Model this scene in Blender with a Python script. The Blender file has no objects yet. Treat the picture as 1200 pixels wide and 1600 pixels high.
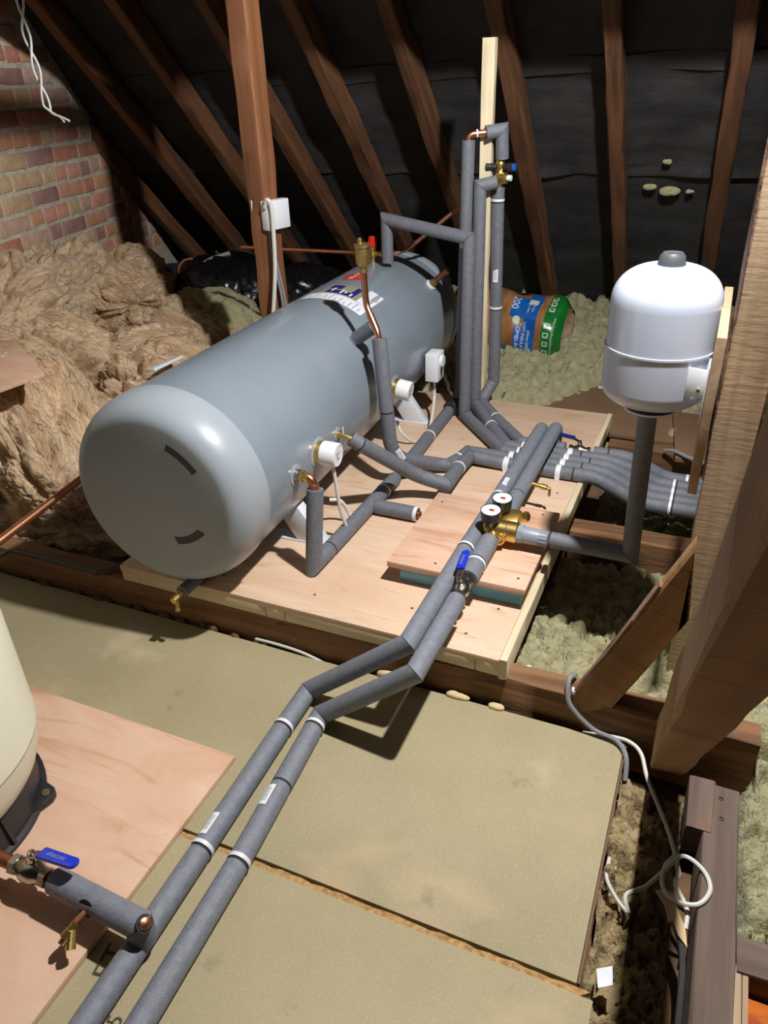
import bpy, bmesh, math, random
import numpy as np
from mathutils import Vector, Matrix

random.seed(4)
RNG = np.random.default_rng(7)
SC = bpy.context.scene
COL = SC.collection
R = math.radians

# ------------------------------------------------------------------ camera, world, light, exposure
cam = bpy.data.cameras.new('camera')
cam.sensor_fit = 'HORIZONTAL'
cam.sensor_width = 36.0
cam.lens = 36.0 * 1170 / 1200
cam.clip_start = 0.02
cam.clip_end = 60
cam_o = bpy.data.objects.new('camera', cam)
COL.objects.link(cam_o)
yaw, pitch, roll = R(-24.518), R(30.0), R(-2.229)
fwd = Vector((math.sin(yaw) * math.cos(pitch), math.cos(yaw) * math.cos(pitch), -math.sin(pitch)))
rgt = Vector((math.cos(yaw), -math.sin(yaw), 0))
upv = rgt.cross(fwd)
r2 = rgt * math.cos(roll) + upv * math.sin(roll)
u2 = -rgt * math.sin(roll) + upv * math.cos(roll)
cam_o.matrix_world = Matrix(((r2.x, u2.x, -fwd.x, 0), (r2.y, u2.y, -fwd.y, 0), (r2.z, u2.z, -fwd.z, 1.4), (0, 0, 0, 1)))
SC.camera = cam_o

world = bpy.data.worlds.new('world')
SC.world = world
world.use_nodes = True
world.node_tree.nodes['Background'].inputs[0].default_value = (0.75, 0.85, 1.0, 1)
world.node_tree.nodes['Background'].inputs[1].default_value = 0.012

lamp = bpy.data.lights.new('loft_lamp', 'POINT')
lamp.energy = 250
lamp.shadow_soft_size = 0.035
lamp.color = (1.0, 0.99, 0.97)
lamp_o = bpy.data.objects.new('loft_lamp', lamp)
lamp_o.location = (0.02, 1.46, 2.2)
COL.objects.link(lamp_o)

vs = SC.view_settings
SC.display_settings.display_device = 'sRGB'
vs.view_transform = 'Standard'
vs.look = 'None'
vs.exposure = 0.0
vs.gamma = 1.0
vs.use_curve_mapping = False

# ------------------------------------------------------------------ noise
_perm = RNG.permutation(256)
_perm = np.concatenate([_perm, _perm, _perm])
_grad = RNG.normal(size=(256, 3))
_grad /= np.linalg.norm(_grad, axis=1)[:, None]

def perlin(P):
    P = np.asarray(P, float)
    i = np.floor(P).astype(int)
    f = P - i
    i = i & 255
    u = f * f * f * (f * (f * 6 - 15) + 10)
    out = 0
    for dx in (0, 1):
        for dy in (0, 1):
            for dz in (0, 1):
                h = _perm[_perm[_perm[(i[:, 0] + dx) & 255] + ((i[:, 1] + dy) & 255)] + ((i[:, 2] + dz) & 255)]
                g = _grad[h]
                d = f - np.array([dx, dy, dz])
                w = (u[:, 0] if dx else 1 - u[:, 0]) * (u[:, 1] if dy else 1 - u[:, 1]) * (u[:, 2] if dz else 1 - u[:, 2])
                out = out + w * (g * d).sum(1)
    return out

def fbm(P, octv=4, gain=.5, lac=2.03):
    s, a, t = 0, 1.0, 0
    for k in range(octv):
        s = s + a * perlin(P * lac ** k + 13.7 * k)
        t += a
        a *= gain
    return s / t * 1.6

def ridged(P, octv=4, gain=.55):
    s, a, t = 0, 1.0, 0
    for k in range(octv):
        s = s + a * (1 - np.abs(perlin(P * 2.07 ** k + 5.1 * k)) * 2.2)
        t += a
        a *= gain
    return s / t

def worley(xy, cell, seed=0):
    """per point: id of the nearest jittered feature, offset to it, distance to nearest and to second nearest"""
    r = np.random.default_rng(seed)
    T = r.random((64, 64, 2))
    V = r.normal(size=(64, 64, 3))
    c = np.floor(xy / cell).astype(int)
    d1 = np.full(len(xy), 9e9)
    d2 = d1.copy()
    off = np.zeros((len(xy), 2))
    val = np.zeros((len(xy), 3))
    for i in (-1, 0, 1):
        for j in (-1, 0, 1):
            cc = c + (i, j)
            p = (cc + .05 + .9 * T[cc[:, 0] % 64, cc[:, 1] % 64]) * cell
            o = xy - p
            d = np.hypot(o[:, 0], o[:, 1])
            n = d < d1
            d2 = np.where(n, d1, np.minimum(d2, d))
            d1 = np.where(n, d, d1)
            off[n] = o[n]
            val[n] = V[cc[:, 0] % 64, cc[:, 1] % 64][n]
    return val, off, d1, d2

# ------------------------------------------------------------------ materials
def lin(c):
    return tuple((x / 255 / 12.92 if x / 255 <= .04045 else ((x / 255 + .055) / 1.055) ** 2.4) for x in c[:3]) + (1,)

MATS = {}

def mat(name, col, col2=None, scale=8, stretch=(1, 1, 1), rough=.6, metal=0, bump=0, bscale=40, bstretch=(1, 1, 1),
        detail=6, dist=0, spec=.5, coat=0, ramp=(.35, .65), spots=None, trans=0, alpha=1, bdist=0, rough2=None, sheen=0, ior=None):
    m = bpy.data.materials.new(name)
    m.use_nodes = True
    N, L = m.node_tree.nodes, m.node_tree.links
    b = N['Principled BSDF']
    b.inputs['Roughness'].default_value = rough
    b.inputs['Metallic'].default_value = metal
    b.inputs['Specular IOR Level'].default_value = spec
    b.inputs['Coat Weight'].default_value = coat
    b.inputs['Coat Roughness'].default_value = .15
    b.inputs['Transmission Weight'].default_value = trans
    b.inputs['Alpha'].default_value = alpha
    if sheen:
        b.inputs['Sheen Weight'].default_value = sheen
    b.inputs['Base Color'].default_value = lin(col)
    at = N.new('ShaderNodeAttribute')
    at.attribute_name = 'grain'

    def mapped(st):
        mp = N.new('ShaderNodeMapping')
        mp.inputs['Scale'].default_value = st
        L.new(at.outputs['Vector'], mp.inputs['Vector'])
        return mp.outputs['Vector']

    def noise(sc, st, det=6, ds=0, rg=.6):
        n = N.new('ShaderNodeTexNoise')
        n.inputs['Scale'].default_value = sc
        n.inputs['Detail'].default_value = det
        n.inputs['Roughness'].default_value = rg
        n.inputs['Distortion'].default_value = ds
        L.new(mapped(st), n.inputs['Vector'])
        return n.outputs['Fac']
    colour = None
    if col2 is not None:
        f = noise(scale, stretch, detail, dist)
        rp = N.new('ShaderNodeValToRGB')
        rp.color_ramp.elements[0].position = ramp[0]
        rp.color_ramp.elements[1].position = ramp[1]
        rp.color_ramp.elements[0].color = lin(col)
        rp.color_ramp.elements[1].color = lin(col2)
        L.new(f, rp.inputs['Fac'])
        colour = rp.outputs['Color']
        if rough2 is not None:
            mr = N.new('ShaderNodeMapRange')
            mr.inputs['To Min'].default_value = rough
            mr.inputs['To Max'].default_value = rough2
            L.new(f, mr.inputs['Value'])
            L.new(mr.outputs['Result'], b.inputs['Roughness'])
    for sp in (spots or []):   # (colour, scale, stretch, low, high, amount): marks with a shape of their own
        f = noise(sp[1], sp[2], 4, sp[6] if len(sp) > 6 else 0)
        rp = N.new('ShaderNodeValToRGB')
        rp.color_ramp.elements[0].position = sp[3]
        rp.color_ramp.elements[1].position = sp[4]
        rp.color_ramp.elements[0].color = (0, 0, 0, 1)
        rp.color_ramp.elements[1].color = (sp[5],) * 3 + (1,)
        L.new(f, rp.inputs['Fac'])
        mx = N.new('ShaderNodeMix')
        mx.data_type = 'RGBA'
        L.new(rp.outputs['Color'], mx.inputs[0])
        if colour is None:
            mx.inputs[6].default_value = lin(col)
        else:
            L.new(colour, mx.inputs[6])
        mx.inputs[7].default_value = lin(sp[0])
        colour = mx.outputs[2]
    if colour is not None:
        L.new(colour, b.inputs['Base Color'])
    if bump:
        bp = N.new('ShaderNodeBump')
        bp.inputs['Strength'].default_value = bump
        bp.inputs['Distance'].default_value = .01
        L.new(noise(bscale, bstretch, 5, bdist), bp.inputs['Height'])
        L.new(bp.outputs['Normal'], b.inputs['Normal'])
    MATS[name] = m
    return m

mat('ply', (226, 198, 172), (212, 176, 146), scale=1.4, stretch=(1.2, 5, 5), dist=1.4, detail=7, rough=.55, ramp=(.3, .7),
    spots=[((176, 122, 90), 26, (1, 2.2, 2), .68, .76, .5), ((190, 144, 110), 5, (.6, 3, 3), .56, .70, .6, 1.5), ((120, 76, 56), 46, (1, 1, 1), .73, .77, .7)])
mat('ply_pink', (224, 188, 162), (210, 168, 140), scale=1.8, stretch=(1, 3.6, 3), dist=2.0, detail=7, rough=.5,
    spots=[((190, 134, 102), 3.2, (.7, 5, 4), .53, .66, .6, 1.2), ((110, 78, 60), 60, (1, 1, 1), .74, .78, .7)])
mat('ply_edge', (168, 132, 96), (110, 78, 52), scale=60, stretch=(.1, .1, 4), rough=.7, ramp=(.4, .6))
mat('cream_wood', (226, 212, 180), (210, 192, 158), scale=5, stretch=(.5, 8, 8), rough=.6, bump=.15, bscale=30, bstretch=(.3, 6, 6))
mat('chipboard', (170, 158, 125), (156, 144, 111), scale=1.6, detail=8, rough=.75, bump=.12, bscale=160,
    spots=[((208, 196, 160), 330, (1, 1, 1), .58, .68, .6), ((140, 127, 96), 240, (1, 1, 1), .60, .70, .5), ((206, 174, 140), 1.3, (1, 1.6, 1), .58, .66, .5), ((120, 108, 82), 9, (1, 1, 1), .66, .74, .4), ((222, 204, 172), 2.2, (1, 1, 1), .66, .76, .35)])
mat('chip_edge', (196, 160, 104), (146, 108, 66), scale=90, rough=.9, bump=.3, bscale=120)
mat('chip_brown', (128, 98, 74), (112, 84, 62), scale=3, rough=.8, spots=[((150, 122, 94), 150, (1, 1, 1), .62, .7, .5)])
mat('rafter_wood', (120, 80, 52), (78, 50, 34), scale=2.2, stretch=(.5, 7, 7), detail=8, dist=.8, rough=.7, bump=.35, bscale=24, bstretch=(.35, 6, 6),
    spots=[((46, 26, 18), 9, (.6, 2.4, 2.4), .64, .74, .8), ((164, 112, 70), 3, (.3, 6, 6), .60, .72, .5)])
mat('post_wood', (150, 98, 62), (110, 68, 42), scale=2.0, stretch=(.4, 7, 7), detail=8, dist=1.0, rough=.65, bump=.3, bscale=24, bstretch=(.35, 6, 6),
    spots=[((84, 46, 28), 11, (.8, 2, 2), .66, .74, .7)])
mat('sawn_wood', (184, 158, 128), (158, 130, 100), scale=2.4, stretch=(.5, 7, 7), detail=8, dist=.7, rough=.75, bump=.14, bscale=30, bstretch=(3.2, .5, .5),
    spots=[((140, 112, 84), 30, (1.3, .10, .10), .58, .72, .4), ((112, 84, 62), 9, (1.2, 2, 2), .70, .76, .6)])
mat('strut_wood', (160, 122, 82), (132, 96, 60), scale=2.4, stretch=(.5, 6, 6), detail=8, dist=.7, rough=.75, bump=.2, bscale=34, bstretch=(3.2, .3, .3),
    spots=[((88, 60, 36), 22, (2.2, .10, .10), .52, .70, .6)])
mat('bark', (150, 116, 96), (98, 70, 58), scale=14, stretch=(.7, 2, 2), rough=.9, bump=.9, bscale=26, bstretch=(.6, 2, 2))
mat('joist_wood', (148, 108, 72), (98, 68, 44), scale=2.4, stretch=(.5, 7, 7), detail=8, dist=.8, rough=.8, bump=.4, bscale=26, bstretch=(.4, 6, 6),
    spots=[((178, 124, 78), 3.4, (.4, 5, 5), .60, .70, .6), ((52, 32, 22), 10, (.6, 3, 3), .66, .74, .7)])
mat('old_plank', (122, 104, 92), (92, 76, 66), scale=3, stretch=(.4, 7, 7), detail=8, rough=.85, bump=.35, bscale=24, bstretch=(.4, 6, 6),
    spots=[((150, 108, 76), 2.5, (.6, 3, 3), .6, .7, .6)])
mat('blue_wood', (128, 190, 214), (84, 148, 176), scale=4, stretch=(.5, 7, 7), dist=.8, rough=.6, ramp=(.35, .6), spots=[((110, 128, 112), 5, (.5, 8, 8), .6, .7, .5)])
mat('orange_wood', (206, 108, 34), (160, 72, 20), scale=6, stretch=(1, 4, 4), dist=2, rough=.35, coat=.3, spots=[((96, 44, 18), 9, (1, 2, 2), .62, .72, .7)])
mat('felt', (62, 60, 60), (42, 41, 42), scale=5, stretch=(1, 1, 1), rough=.9, bump=.35, bscale=36, bstretch=(1, 2.6, 2.6), spots=[((78, 72, 64), 60, (1, 1, 1), .68, .76, .35)])
mat('mortar', (222, 216, 200), (194, 184, 164), scale=16, rough=.95, bump=.8, bscale=60)
BR = []
for i, (a, b) in enumerate([((228, 168, 144), (204, 144, 120)), ((224, 170, 132), (200, 144, 108)), ((218, 188, 150), (196, 162, 126)), ((184, 142, 132), (158, 118, 110)), ((210, 146, 122), (180, 120, 100)), ((216, 182, 160), (190, 154, 134))]):
    BR.append(mat('brick_%s' % 'abcdef'[i], a, b, scale=14, rough=.92, bump=.6, bscale=44, spots=[((196, 182, 160), 22, (1, 1, 1), .64, .74, .45), ((58, 42, 38), 26, (1, 1, 1), .68, .76, .5)]))
mat('glass_wool', (232, 204, 168), (190, 156, 120), scale=7, stretch=(1, 2.6, 2.6), detail=9, dist=1.2, rough=1, spec=.1, bump=1.0, bscale=26, bstretch=(.8, 4, 4), bdist=1.6, sheen=.2,
    spots=[((236, 220, 194), 5, (.7, 4, 4), .54, .68, .7, 1.8), ((140, 102, 70), 9, (.6, 5, 5), .55, .68, .65, 1.8)])
mat('rock_wool', (186, 180, 140), (160, 153, 114), scale=18, detail=9, rough=1, spec=.1, bump=1.0, bscale=90, sheen=.2,
    spots=[((206, 198, 152), 6, (1, 1, 1), .55, .7, .6), ((132, 126, 94), 60, (1, 1, 1), .60, .72, .5)])
mat('rock_wool_brown', (184, 164, 126), (148, 126, 92), scale=12, detail=9, rough=1, spec=.1, bump=1.0, bscale=80,
    spots=[((174, 166, 120), 5, (1, 1, 1), .52, .62, .8), ((84, 66, 44), 9, (1, 1, 1), .62, .74, .5)])
mat('wool_fibre', (226, 198, 160), (192, 158, 120), scale=9, rough=1, spec=.1)
mat('rock_fibre', (204, 198, 156), (172, 165, 124), scale=14, rough=1, spec=.1)
mat('loft_dust', (120, 92, 66), (84, 62, 44), scale=9, detail=8, rough=1, bump=.9, bscale=60)
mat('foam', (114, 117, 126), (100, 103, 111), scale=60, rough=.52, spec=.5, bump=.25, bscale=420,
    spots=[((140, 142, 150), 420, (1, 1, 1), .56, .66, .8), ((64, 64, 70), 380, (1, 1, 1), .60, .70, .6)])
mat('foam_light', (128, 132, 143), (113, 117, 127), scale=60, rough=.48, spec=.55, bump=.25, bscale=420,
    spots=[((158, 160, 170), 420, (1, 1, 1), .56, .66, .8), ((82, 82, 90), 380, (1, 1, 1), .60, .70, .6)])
mat('foam_cut', (52, 52, 58), rough=.9)
mat('tape', (226, 228, 232), rough=.45)
mat('paper', (232, 234, 240), (220, 224, 232), scale=20, rough=.5)
mat('print_grey', (150, 152, 160), rough=.6)
mat('print_dark', (60, 60, 70), rough=.6)
mat('print_ink', (74, 66, 46), rough=.8)
mat('copper', (226, 164, 128), (206, 136, 100), scale=24, rough=.28, metal=1, rough2=.42)
mat('copper_dull', (196, 140, 112), (160, 108, 84), scale=20, rough=.4, metal=1, rough2=.55)
mat('brass', (232, 204, 128), (218, 184, 104), scale=30, rough=.3, metal=1, rough2=.42)
mat('brass_aged', (204, 178, 120), (176, 150, 96), scale=20, rough=.42, metal=1, rough2=.55)
mat('chrome', (200, 196, 186), (168, 164, 156), scale=24, rough=.2, metal=1, rough2=.32)
mat('tank_grey', (144, 156, 168), (136, 148, 160), scale=2.5, rough=.36, metal=.2, spec=.5, coat=.25, stretch=(1, 1, 1), detail=3)
mat('cap_grey', (158, 166, 174), (152, 160, 168), scale=3, rough=.38, spec=.5, spots=[((112, 112, 108), 14, (1, 1, 3), .68, .76, .35)])
mat('slot_shade', (58, 60, 62), rough=.6)
mat('white_paint', (200, 209, 228), (196, 205, 224), scale=3, rough=.26, coat=.3)
mat('white_plastic', (228, 230, 234), rough=.38)
mat('white_steel', (222, 226, 234), rough=.35, coat=.1)
mat('cream_paint', (226, 222, 200), (220, 216, 194), scale=3, rough=.4)
mat('black_plastic', (40, 41, 45), (34, 35, 38), scale=30, rough=.45)
mat('dark_grey_plastic', (74, 76, 82), rough=.5)
mat('grey_plastic', (142, 150, 162), rough=.4)
mat('black_bag', (22, 23, 26), (15, 16, 18), scale=6, rough=.28, bump=.6, bscale=14)
mat('blue_box', (58, 62, 82), (48, 52, 70), scale=5, rough=.55)
mat('blue_handle', (24, 52, 196), rough=.35, coat=.2)
mat('navy_handle', (34, 40, 118), rough=.4)
mat('red_plastic', (206, 34, 30), rough=.35)
mat('red_print', (212, 62, 46), rough=.4)
mat('navy_print', (46, 36, 116), rough=.4)
mat('beige_print', (150, 146, 126), rough=.4)
mat('white_print', (238, 238, 242), rough=.5)
mat('wool_bag', (178, 128, 84), (142, 98, 62), scale=9, stretch=(3, 1, 1), rough=.22, coat=.5, bump=.25, bscale=14, bstretch=(3, 1, 1))
mat('blue_print', (22, 104, 192), (16, 92, 176), scale=6, rough=.25, coat=.4)
mat('green_print', (26, 128, 48), (18, 104, 40), scale=6, rough=.25, coat=.4, bump=.3, bscale=10)
mat('pale_print', (206, 222, 206), rough=.3)
mat('clear_patch', (150, 152, 150), rough=.2)
mat('white_cable', (216, 214, 204), rough=.45)
mat('grey_cable', (136, 138, 142), rough=.5)
mat('dark_cable', (66, 64, 66), rough=.5)
mat('silver_wire', (206, 208, 206), rough=.4)
mat('flex_brown', (170, 104, 70), rough=.5)
mat('card', (214, 190, 146), rough=.8)
mat('gap_shade', (30, 24, 18), rough=1)
mat('green_string', (46, 120, 64), rough=.6)
mat('strap_grey', (150, 146, 132), rough=.6)

def barcode_mat():
    m = mat('barcode', (236, 238, 242), rough=.5)
    N, L = m.node_tree.nodes, m.node_tree.links
    at = [n for n in N if n.type == 'ATTRIBUTE'][0]
    sx = N.new('ShaderNodeSeparateXYZ')
    L.new(at.outputs['Vector'], sx.inputs[0])

    def mth(op, a, bb):
        n = N.new('ShaderNodeMath')
        n.operation = op
        for i, v in enumerate((a, bb)):
            if isinstance(v, (int, float)):
                n.inputs[i].default_value = v
            else:
                L.new(v, n.inputs[i])
        return n.outputs[0]
    u, v = sx.outputs[0], sx.outputs[1]
    bars = mth('GREATER_THAN', mth('SINE', mth('ADD', mth('MULTIPLY', v, 110), mth('MULTIPLY', mth('SINE', mth('MULTIPLY', v, 23), 0), 2.2)), 0), .1)
    inu = mth('LESS_THAN', mth('ABSOLUTE', mth('SUBTRACT', u, .5), 0), .3)
    inv = mth('LESS_THAN', mth('ABSOLUTE', mth('SUBTRACT', v, .5), 0), .36)
    fac = mth('MULTIPLY', mth('MULTIPLY', bars, inu), inv)
    mx = N.new('ShaderNodeMix')
    mx.data_type = 'RGBA'
    L.new(fac, mx.inputs[0])
    mx.inputs[6].default_value = lin((236, 238, 242))
    mx.inputs[7].default_value = lin((138, 142, 156))
    L.new(mx.outputs[2], N['Principled BSDF'].inputs['Base Color'])
barcode_mat()

# ------------------------------------------------------------------ object helpers
ORI = {}

def tag(o, label=None, cat=None, group=None, kind=None):
    if label:
        o['label'] = label
    if cat:
        o['category'] = cat
    if group:
        o['group'] = group
    if kind:
        o['kind'] = kind
    return o

def empty(name, loc, label=None, cat=None, group=None, kind=None):
    o = bpy.data.objects.new(name, None)
    o.empty_display_size = .05
    o.location = loc
    COL.objects.link(o)
    ORI[o] = Vector(loc)
    return tag(o, label, cat, group, kind)

def V(*a):
    return Vector(a[0]) if len(a) == 1 else Vector(a)

def lerp(a, b, t):
    return V(a) * (1 - t) + V(b) * t

def frame(d, ref=None):
    d = V(d).normalized()
    ref = V(ref) if ref is not None else (V(0, 0, 1) if abs(d.z) < .9 else V(1, 0, 0))
    s = ref.cross(d)
    if s.length < 1e-6:
        s = V(0, 1, 0).cross(d)
    s.normalize()
    return d, s, d.cross(s).normalized()

class G:
    """collects shapes of ONE part; obj() links them as one mesh"""
    def __init__(self):
        self.v, self.f, self.m = [], [], None
        self.gr = None

    def add(self, vs_, fs_):
        o = len(self.v)
        self.v += [Vector(p) for p in vs_]
        self.f += [tuple(i + o for i in f) for f in fs_]
        return self

    def box(self, c, size, x=(1, 0, 0), z=(0, 0, 1)):
        x = V(x).normalized()
        z = V(z)
        y = z.cross(x).normalized()
        z = x.cross(y)
        c = V(c)
        h = V(size) / 2
        vs_ = [c + x * (sx * h.x) + y * (sy * h.y) + z * (sz * h.z) for sx in (-1, 1) for sy in (-1, 1) for sz in (-1, 1)]
        self.add(vs_, [(0, 1, 3, 2), (4, 6, 7, 5), (0, 4, 5, 1), (2, 3, 7, 6), (0, 2, 6, 4), (1, 5, 7, 3)])
        if self.gr is None:
            off = V(random.uniform(-9, 9), random.uniform(-9, 9), random.uniform(-9, 9))
            self.gr = (c, x, y, z, off)
        return self

    def lathe(self, prof, o, axis, n=32, ref=None, cap0=True, cap1=True, a0=0, a1=2 * math.pi):
        """prof: (radius, height along axis)"""
        d, s, t = frame(axis, ref)
        o = V(o)
        full = abs(a1 - a0 - 2 * math.pi) < 1e-6
        k = n if full else n + 1
        vs_, fs_ = [], []
        for r, h in prof:
            for i in range(k):
                a = a0 + (a1 - a0) * i / n
                vs_.append(o + d * h + (s * math.cos(a) + t * math.sin(a)) * r)
        for j in range(len(prof) - 1):
            for i in range(n):
                i2 = (i + 1) % k
                fs_.append((j * k + i, j * k + i2, (j + 1) * k + i2, (j + 1) * k + i))
        if cap0 and full and prof[0][0] > 1e-5:
            fs_.append(tuple(range(k))[::-1])
        if cap1 and full and prof[-1][0] > 1e-5:
            b = (len(prof) - 1) * k
            fs_.append(tuple(range(b, b + k)))
        return self.add(vs_, fs_)

    def sweep(self, pts, r, n=20, n0=None, n1=None, caps=True, flat=1.0):
        pts = [V(p) for p in pts]
        m = len(pts)
        dirs = [(pts[i + 1] - pts[i]).normalized() for i in range(m - 1)]
        d, s, t = frame(dirs[0])
        vs_, fs_ = [], []
        for i in range(m):
            din = dirs[max(i - 1, 0)]
            dout = dirs[min(i, m - 2)]
            if i:
                q = dirs[i - 2 if i > 1 else 0].rotation_difference(din)
                s = q @ s
                t = q @ t
            nm = (din + dout)
            if i == 0 and n0 is not None:
                nm = V(n0)
            if i == m - 1 and n1 is not None:
                nm = V(n1)
            nm.normalize()
            rr = r[i] if isinstance(r, (list, tuple)) else r
            for k in range(n):
                a = 2 * math.pi * k / n
                o = (s * math.cos(a) + t * math.sin(a) * flat) * rr
                den = din.dot(nm)
                if abs(den) > .15:
                    o = o - din * (o.dot(nm) / den)
                vs_.append(pts[i] + o)
        for i in range(m - 1):
            for k in range(n):
                k2 = (k + 1) % n
                fs_.append((i * n + k, i * n + k2, (i + 1) * n + k2, (i + 1) * n + k))
        if caps:
            fs_.append(tuple(range(n))[::-1])
            fs_.append(tuple(range((m - 1) * n, m * n)))
        return self.add(vs_, fs_)

    def poly(self, pts, th):
        """flat outline (list of 3-D points) given thickness vector th"""
        n = len(pts)
        pts = [V(p) for p in pts]
        th = V(th)
        self.add(pts + [p + th for p in pts], [tuple(range(n))[::-1], tuple(range(n, 2 * n))] + [(i, (i + 1) % n, n + (i + 1) % n, n + i) for i in range(n)])
        return self

    def grid(self, P):
        """P: array (a, b, 3)"""
        a, b = P.shape[:2]
        o = len(self.v)
        self.v += [Vector(p) for p in P.reshape(-1, 3)]
        self.f += [(o + i * b + j, o + i * b + j + 1, o + (i + 1) * b + j + 1, o + (i + 1) * b + j) for i in range(a - 1) for j in range(b - 1)]
        return self

    def obj(self, name, mt, parent=None, bevel=0, sharp=38, gvals=None, seg=2, smooth=True):
        org = V(0, 0, 0)
        p = parent
        while p is not None:
            if p in ORI:
                org = ORI[p]
                break
            p = p.parent
        me = bpy.data.meshes.new(name)
        if parent is None:
            xs = np.array([tuple(q) for q in self.v])
            org = V((xs[:, 0].min() + xs[:, 0].max()) / 2, (xs[:, 1].min() + xs[:, 1].max()) / 2, xs[:, 2].min())
        me.from_pydata([tuple(q - org) for q in self.v], [], self.f)
        if bevel or True:
            bm = bmesh.new()
            bm.from_mesh(me)
            bmesh.ops.recalc_face_normals(bm, faces=bm.faces)
            if bevel:
                bmesh.ops.bevel(bm, geom=[e for e in bm.edges if len(e.link_faces) == 2 and e.calc_face_angle(0) > .5], offset=bevel, segments=seg, affect='EDGES', profile=.5, clamp_overlap=True)
            bm.to_mesh(me)
            bm.free()
        nv = len(me.vertices)
        co = np.zeros(nv * 3)
        me.vertices.foreach_get('co', co)
        co = co.reshape(-1, 3)
        if gvals is not None and len(gvals) == nv:
            g = np.asarray(gvals, float)
        elif self.gr is not None:
            c, x, y, z, off = self.gr
            w = co + np.array(org) - np.array(c)
            g = np.stack([w @ np.array(x), w @ np.array(y), w @ np.array(z)], 1) + np.array(off)
        else:
            g = co + np.array(org) * .37
        a = me.attributes.new('grain', 'FLOAT_VECTOR', 'POINT')
        a.data.foreach_set('vector', g.astype(np.float32).ravel())
        if smooth:
            me.polygons.foreach_set('use_smooth', [True] * len(me.polygons))
            me.set_sharp_from_angle(angle=R(sharp))
        me.materials.append(MATS[mt] if isinstance(mt, str) else mt)
        o = bpy.data.objects.new(name, me)
        COL.objects.link(o)
        if parent is None:
            o.location = org
            ORI[o] = org
        else:
            o.parent = parent
        return o

def timber(name, p0, p1, w, t, side, mt, parent=None, jit=.0025, ch=.004, n=None, ends=None, seed=0):
    """a sawn length: axis p0-p1, w along `side`, t across; faintly uneven"""
    p0, p1 = V(p0), V(p1)
    L = (p1 - p0).length
    d = (p1 - p0) / L
    side = V(side)
    side = (side - d * side.dot(d)).normalized()
    o = d.cross(side)
    n = n or max(2, int(L / .05))
    hw, ht = w / 2, t / 2
    sec = [(-hw + ch, -ht), (hw - ch, -ht), (hw, -ht + ch), (hw, ht - ch), (hw - ch, ht), (-hw + ch, ht), (-hw, ht - ch), (-hw, -ht + ch)]
    g = G()
    vs_, fs_ = [], []
    q = np.array([(i / n * L * 5 + seed * 7.7, k * 3.1 + seed, seed * 1.3) for i in range(n + 1) for k in range(8)])
    j1, j2 = perlin(q) * jit * 3, perlin(q + 40) * jit * 3
    for i in range(n + 1):
        for k in range(8):
            a, b = sec[k]
            a += j1[i * 8 + k]
            b += j2[i * 8 + k]
            vs_.append(p0 + d * (L * i / n) + side * a + o * b)
    if ends:   # (plane point, plane normal) pairs for the two cut ends
        for i, e in ((0, ends[0]), (n, ends[1])):
            if e is not None:
                nrm = V(e)
                base = p0 if i == 0 else p1
                for k in range(8):
                    p = vs_[i * 8 + k]
                    vs_[i * 8 + k] = p - d * ((p - base).dot(nrm) / d.dot(nrm))
    for i in range(n):
        for k in range(8):
            k2 = (k + 1) % 8
            fs_.append((i * 8 + k, i * 8 + k2, i * 8 + 8 + k2, i * 8 + 8 + k))
    fs_.append(tuple(range(8))[::-1])
    fs_.append(tuple(range(n * 8, n * 8 + 8)))
    g.add(vs_, fs_)
    g.gr = ((p0 + p1) / 2, d, side, o, V(seed * 3.7, seed * 1.9, seed * 2.3))
    return g.obj(name, mt, parent, sharp=30)

def box(name, lo, hi, mt, parent=None, bevel=.0015, axis='x'):
    lo, hi = V(lo), V(hi)
    g = G()
    if axis == 'x':
        g.box((lo + hi) / 2, hi - lo)
    else:
        s = hi - lo
        g.box((lo + hi) / 2, (s.y, s.x, s.z), x=(0, 1, 0))
    return g.obj(name, mt, parent, bevel=bevel)

def fillet(pts, rad, steps=7):
    pts = [V(p) for p in pts]
    out = [pts[0]]
    for i in range(1, len(pts) - 1):
        a, b, c = pts[i - 1], pts[i], pts[i + 1]
        r_ = rad[i] if isinstance(rad, dict) else rad
        d0, d1 = (a - b).normalized(), (c - b).normalized()
        k = min(r_, (a - b).length * .48, (c - b).length * .48)
        p, q = b + d0 * k, b + d1 * k
        for s in range(steps + 1):
            t = s / steps
            out.append(p * (1 - t) ** 2 + b * (2 * t * (1 - t)) + q * t ** 2)
    out.append(pts[-1])
    return out

def smooth_path(pts, n=8):
    P = [V(p) for p in pts]
    P = [P[0] * 2 - P[1]] + P + [P[-1] * 2 - P[-2]]
    out = []
    for i in range(1, len(P) - 2):
        for s in range(n):
            t = s / n
            out.append(.5 * ((2 * P[i]) + (P[i + 1] - P[i - 1]) * t + (2 * P[i - 1] - 5 * P[i] + 4 * P[i + 1] - P[i + 2]) * t * t + (3 * P[i] - P[i - 1] - 3 * P[i + 1] + P[i + 2]) * t ** 3))
    out.append(P[-2])
    return out

def pipe_obj(name, pts, r, mt, parent=None, rad=.03, n=16):
    return G().sweep(fillet(pts, rad) if len(pts) > 2 else pts, r, n).obj(name, mt, parent)

def cable(name, pts, r, mt, label=None, cat='cable', parent=None):
    o = G().sweep(smooth_path(pts), r, 8).obj(name, mt, parent)
    return tag(o, label, cat) if label else o

def ring(name, p, d, r, w, mt, parent, th=.0012, n=24):
    p, d = V(p), V(d).normalized()
    return G().lathe([(r - .002, -w / 2), (r + th, -w / 2), (r + th, w / 2), (r - .002, w / 2)], p, d, n, cap0=False, cap1=False).obj(name, mt, parent)

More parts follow.
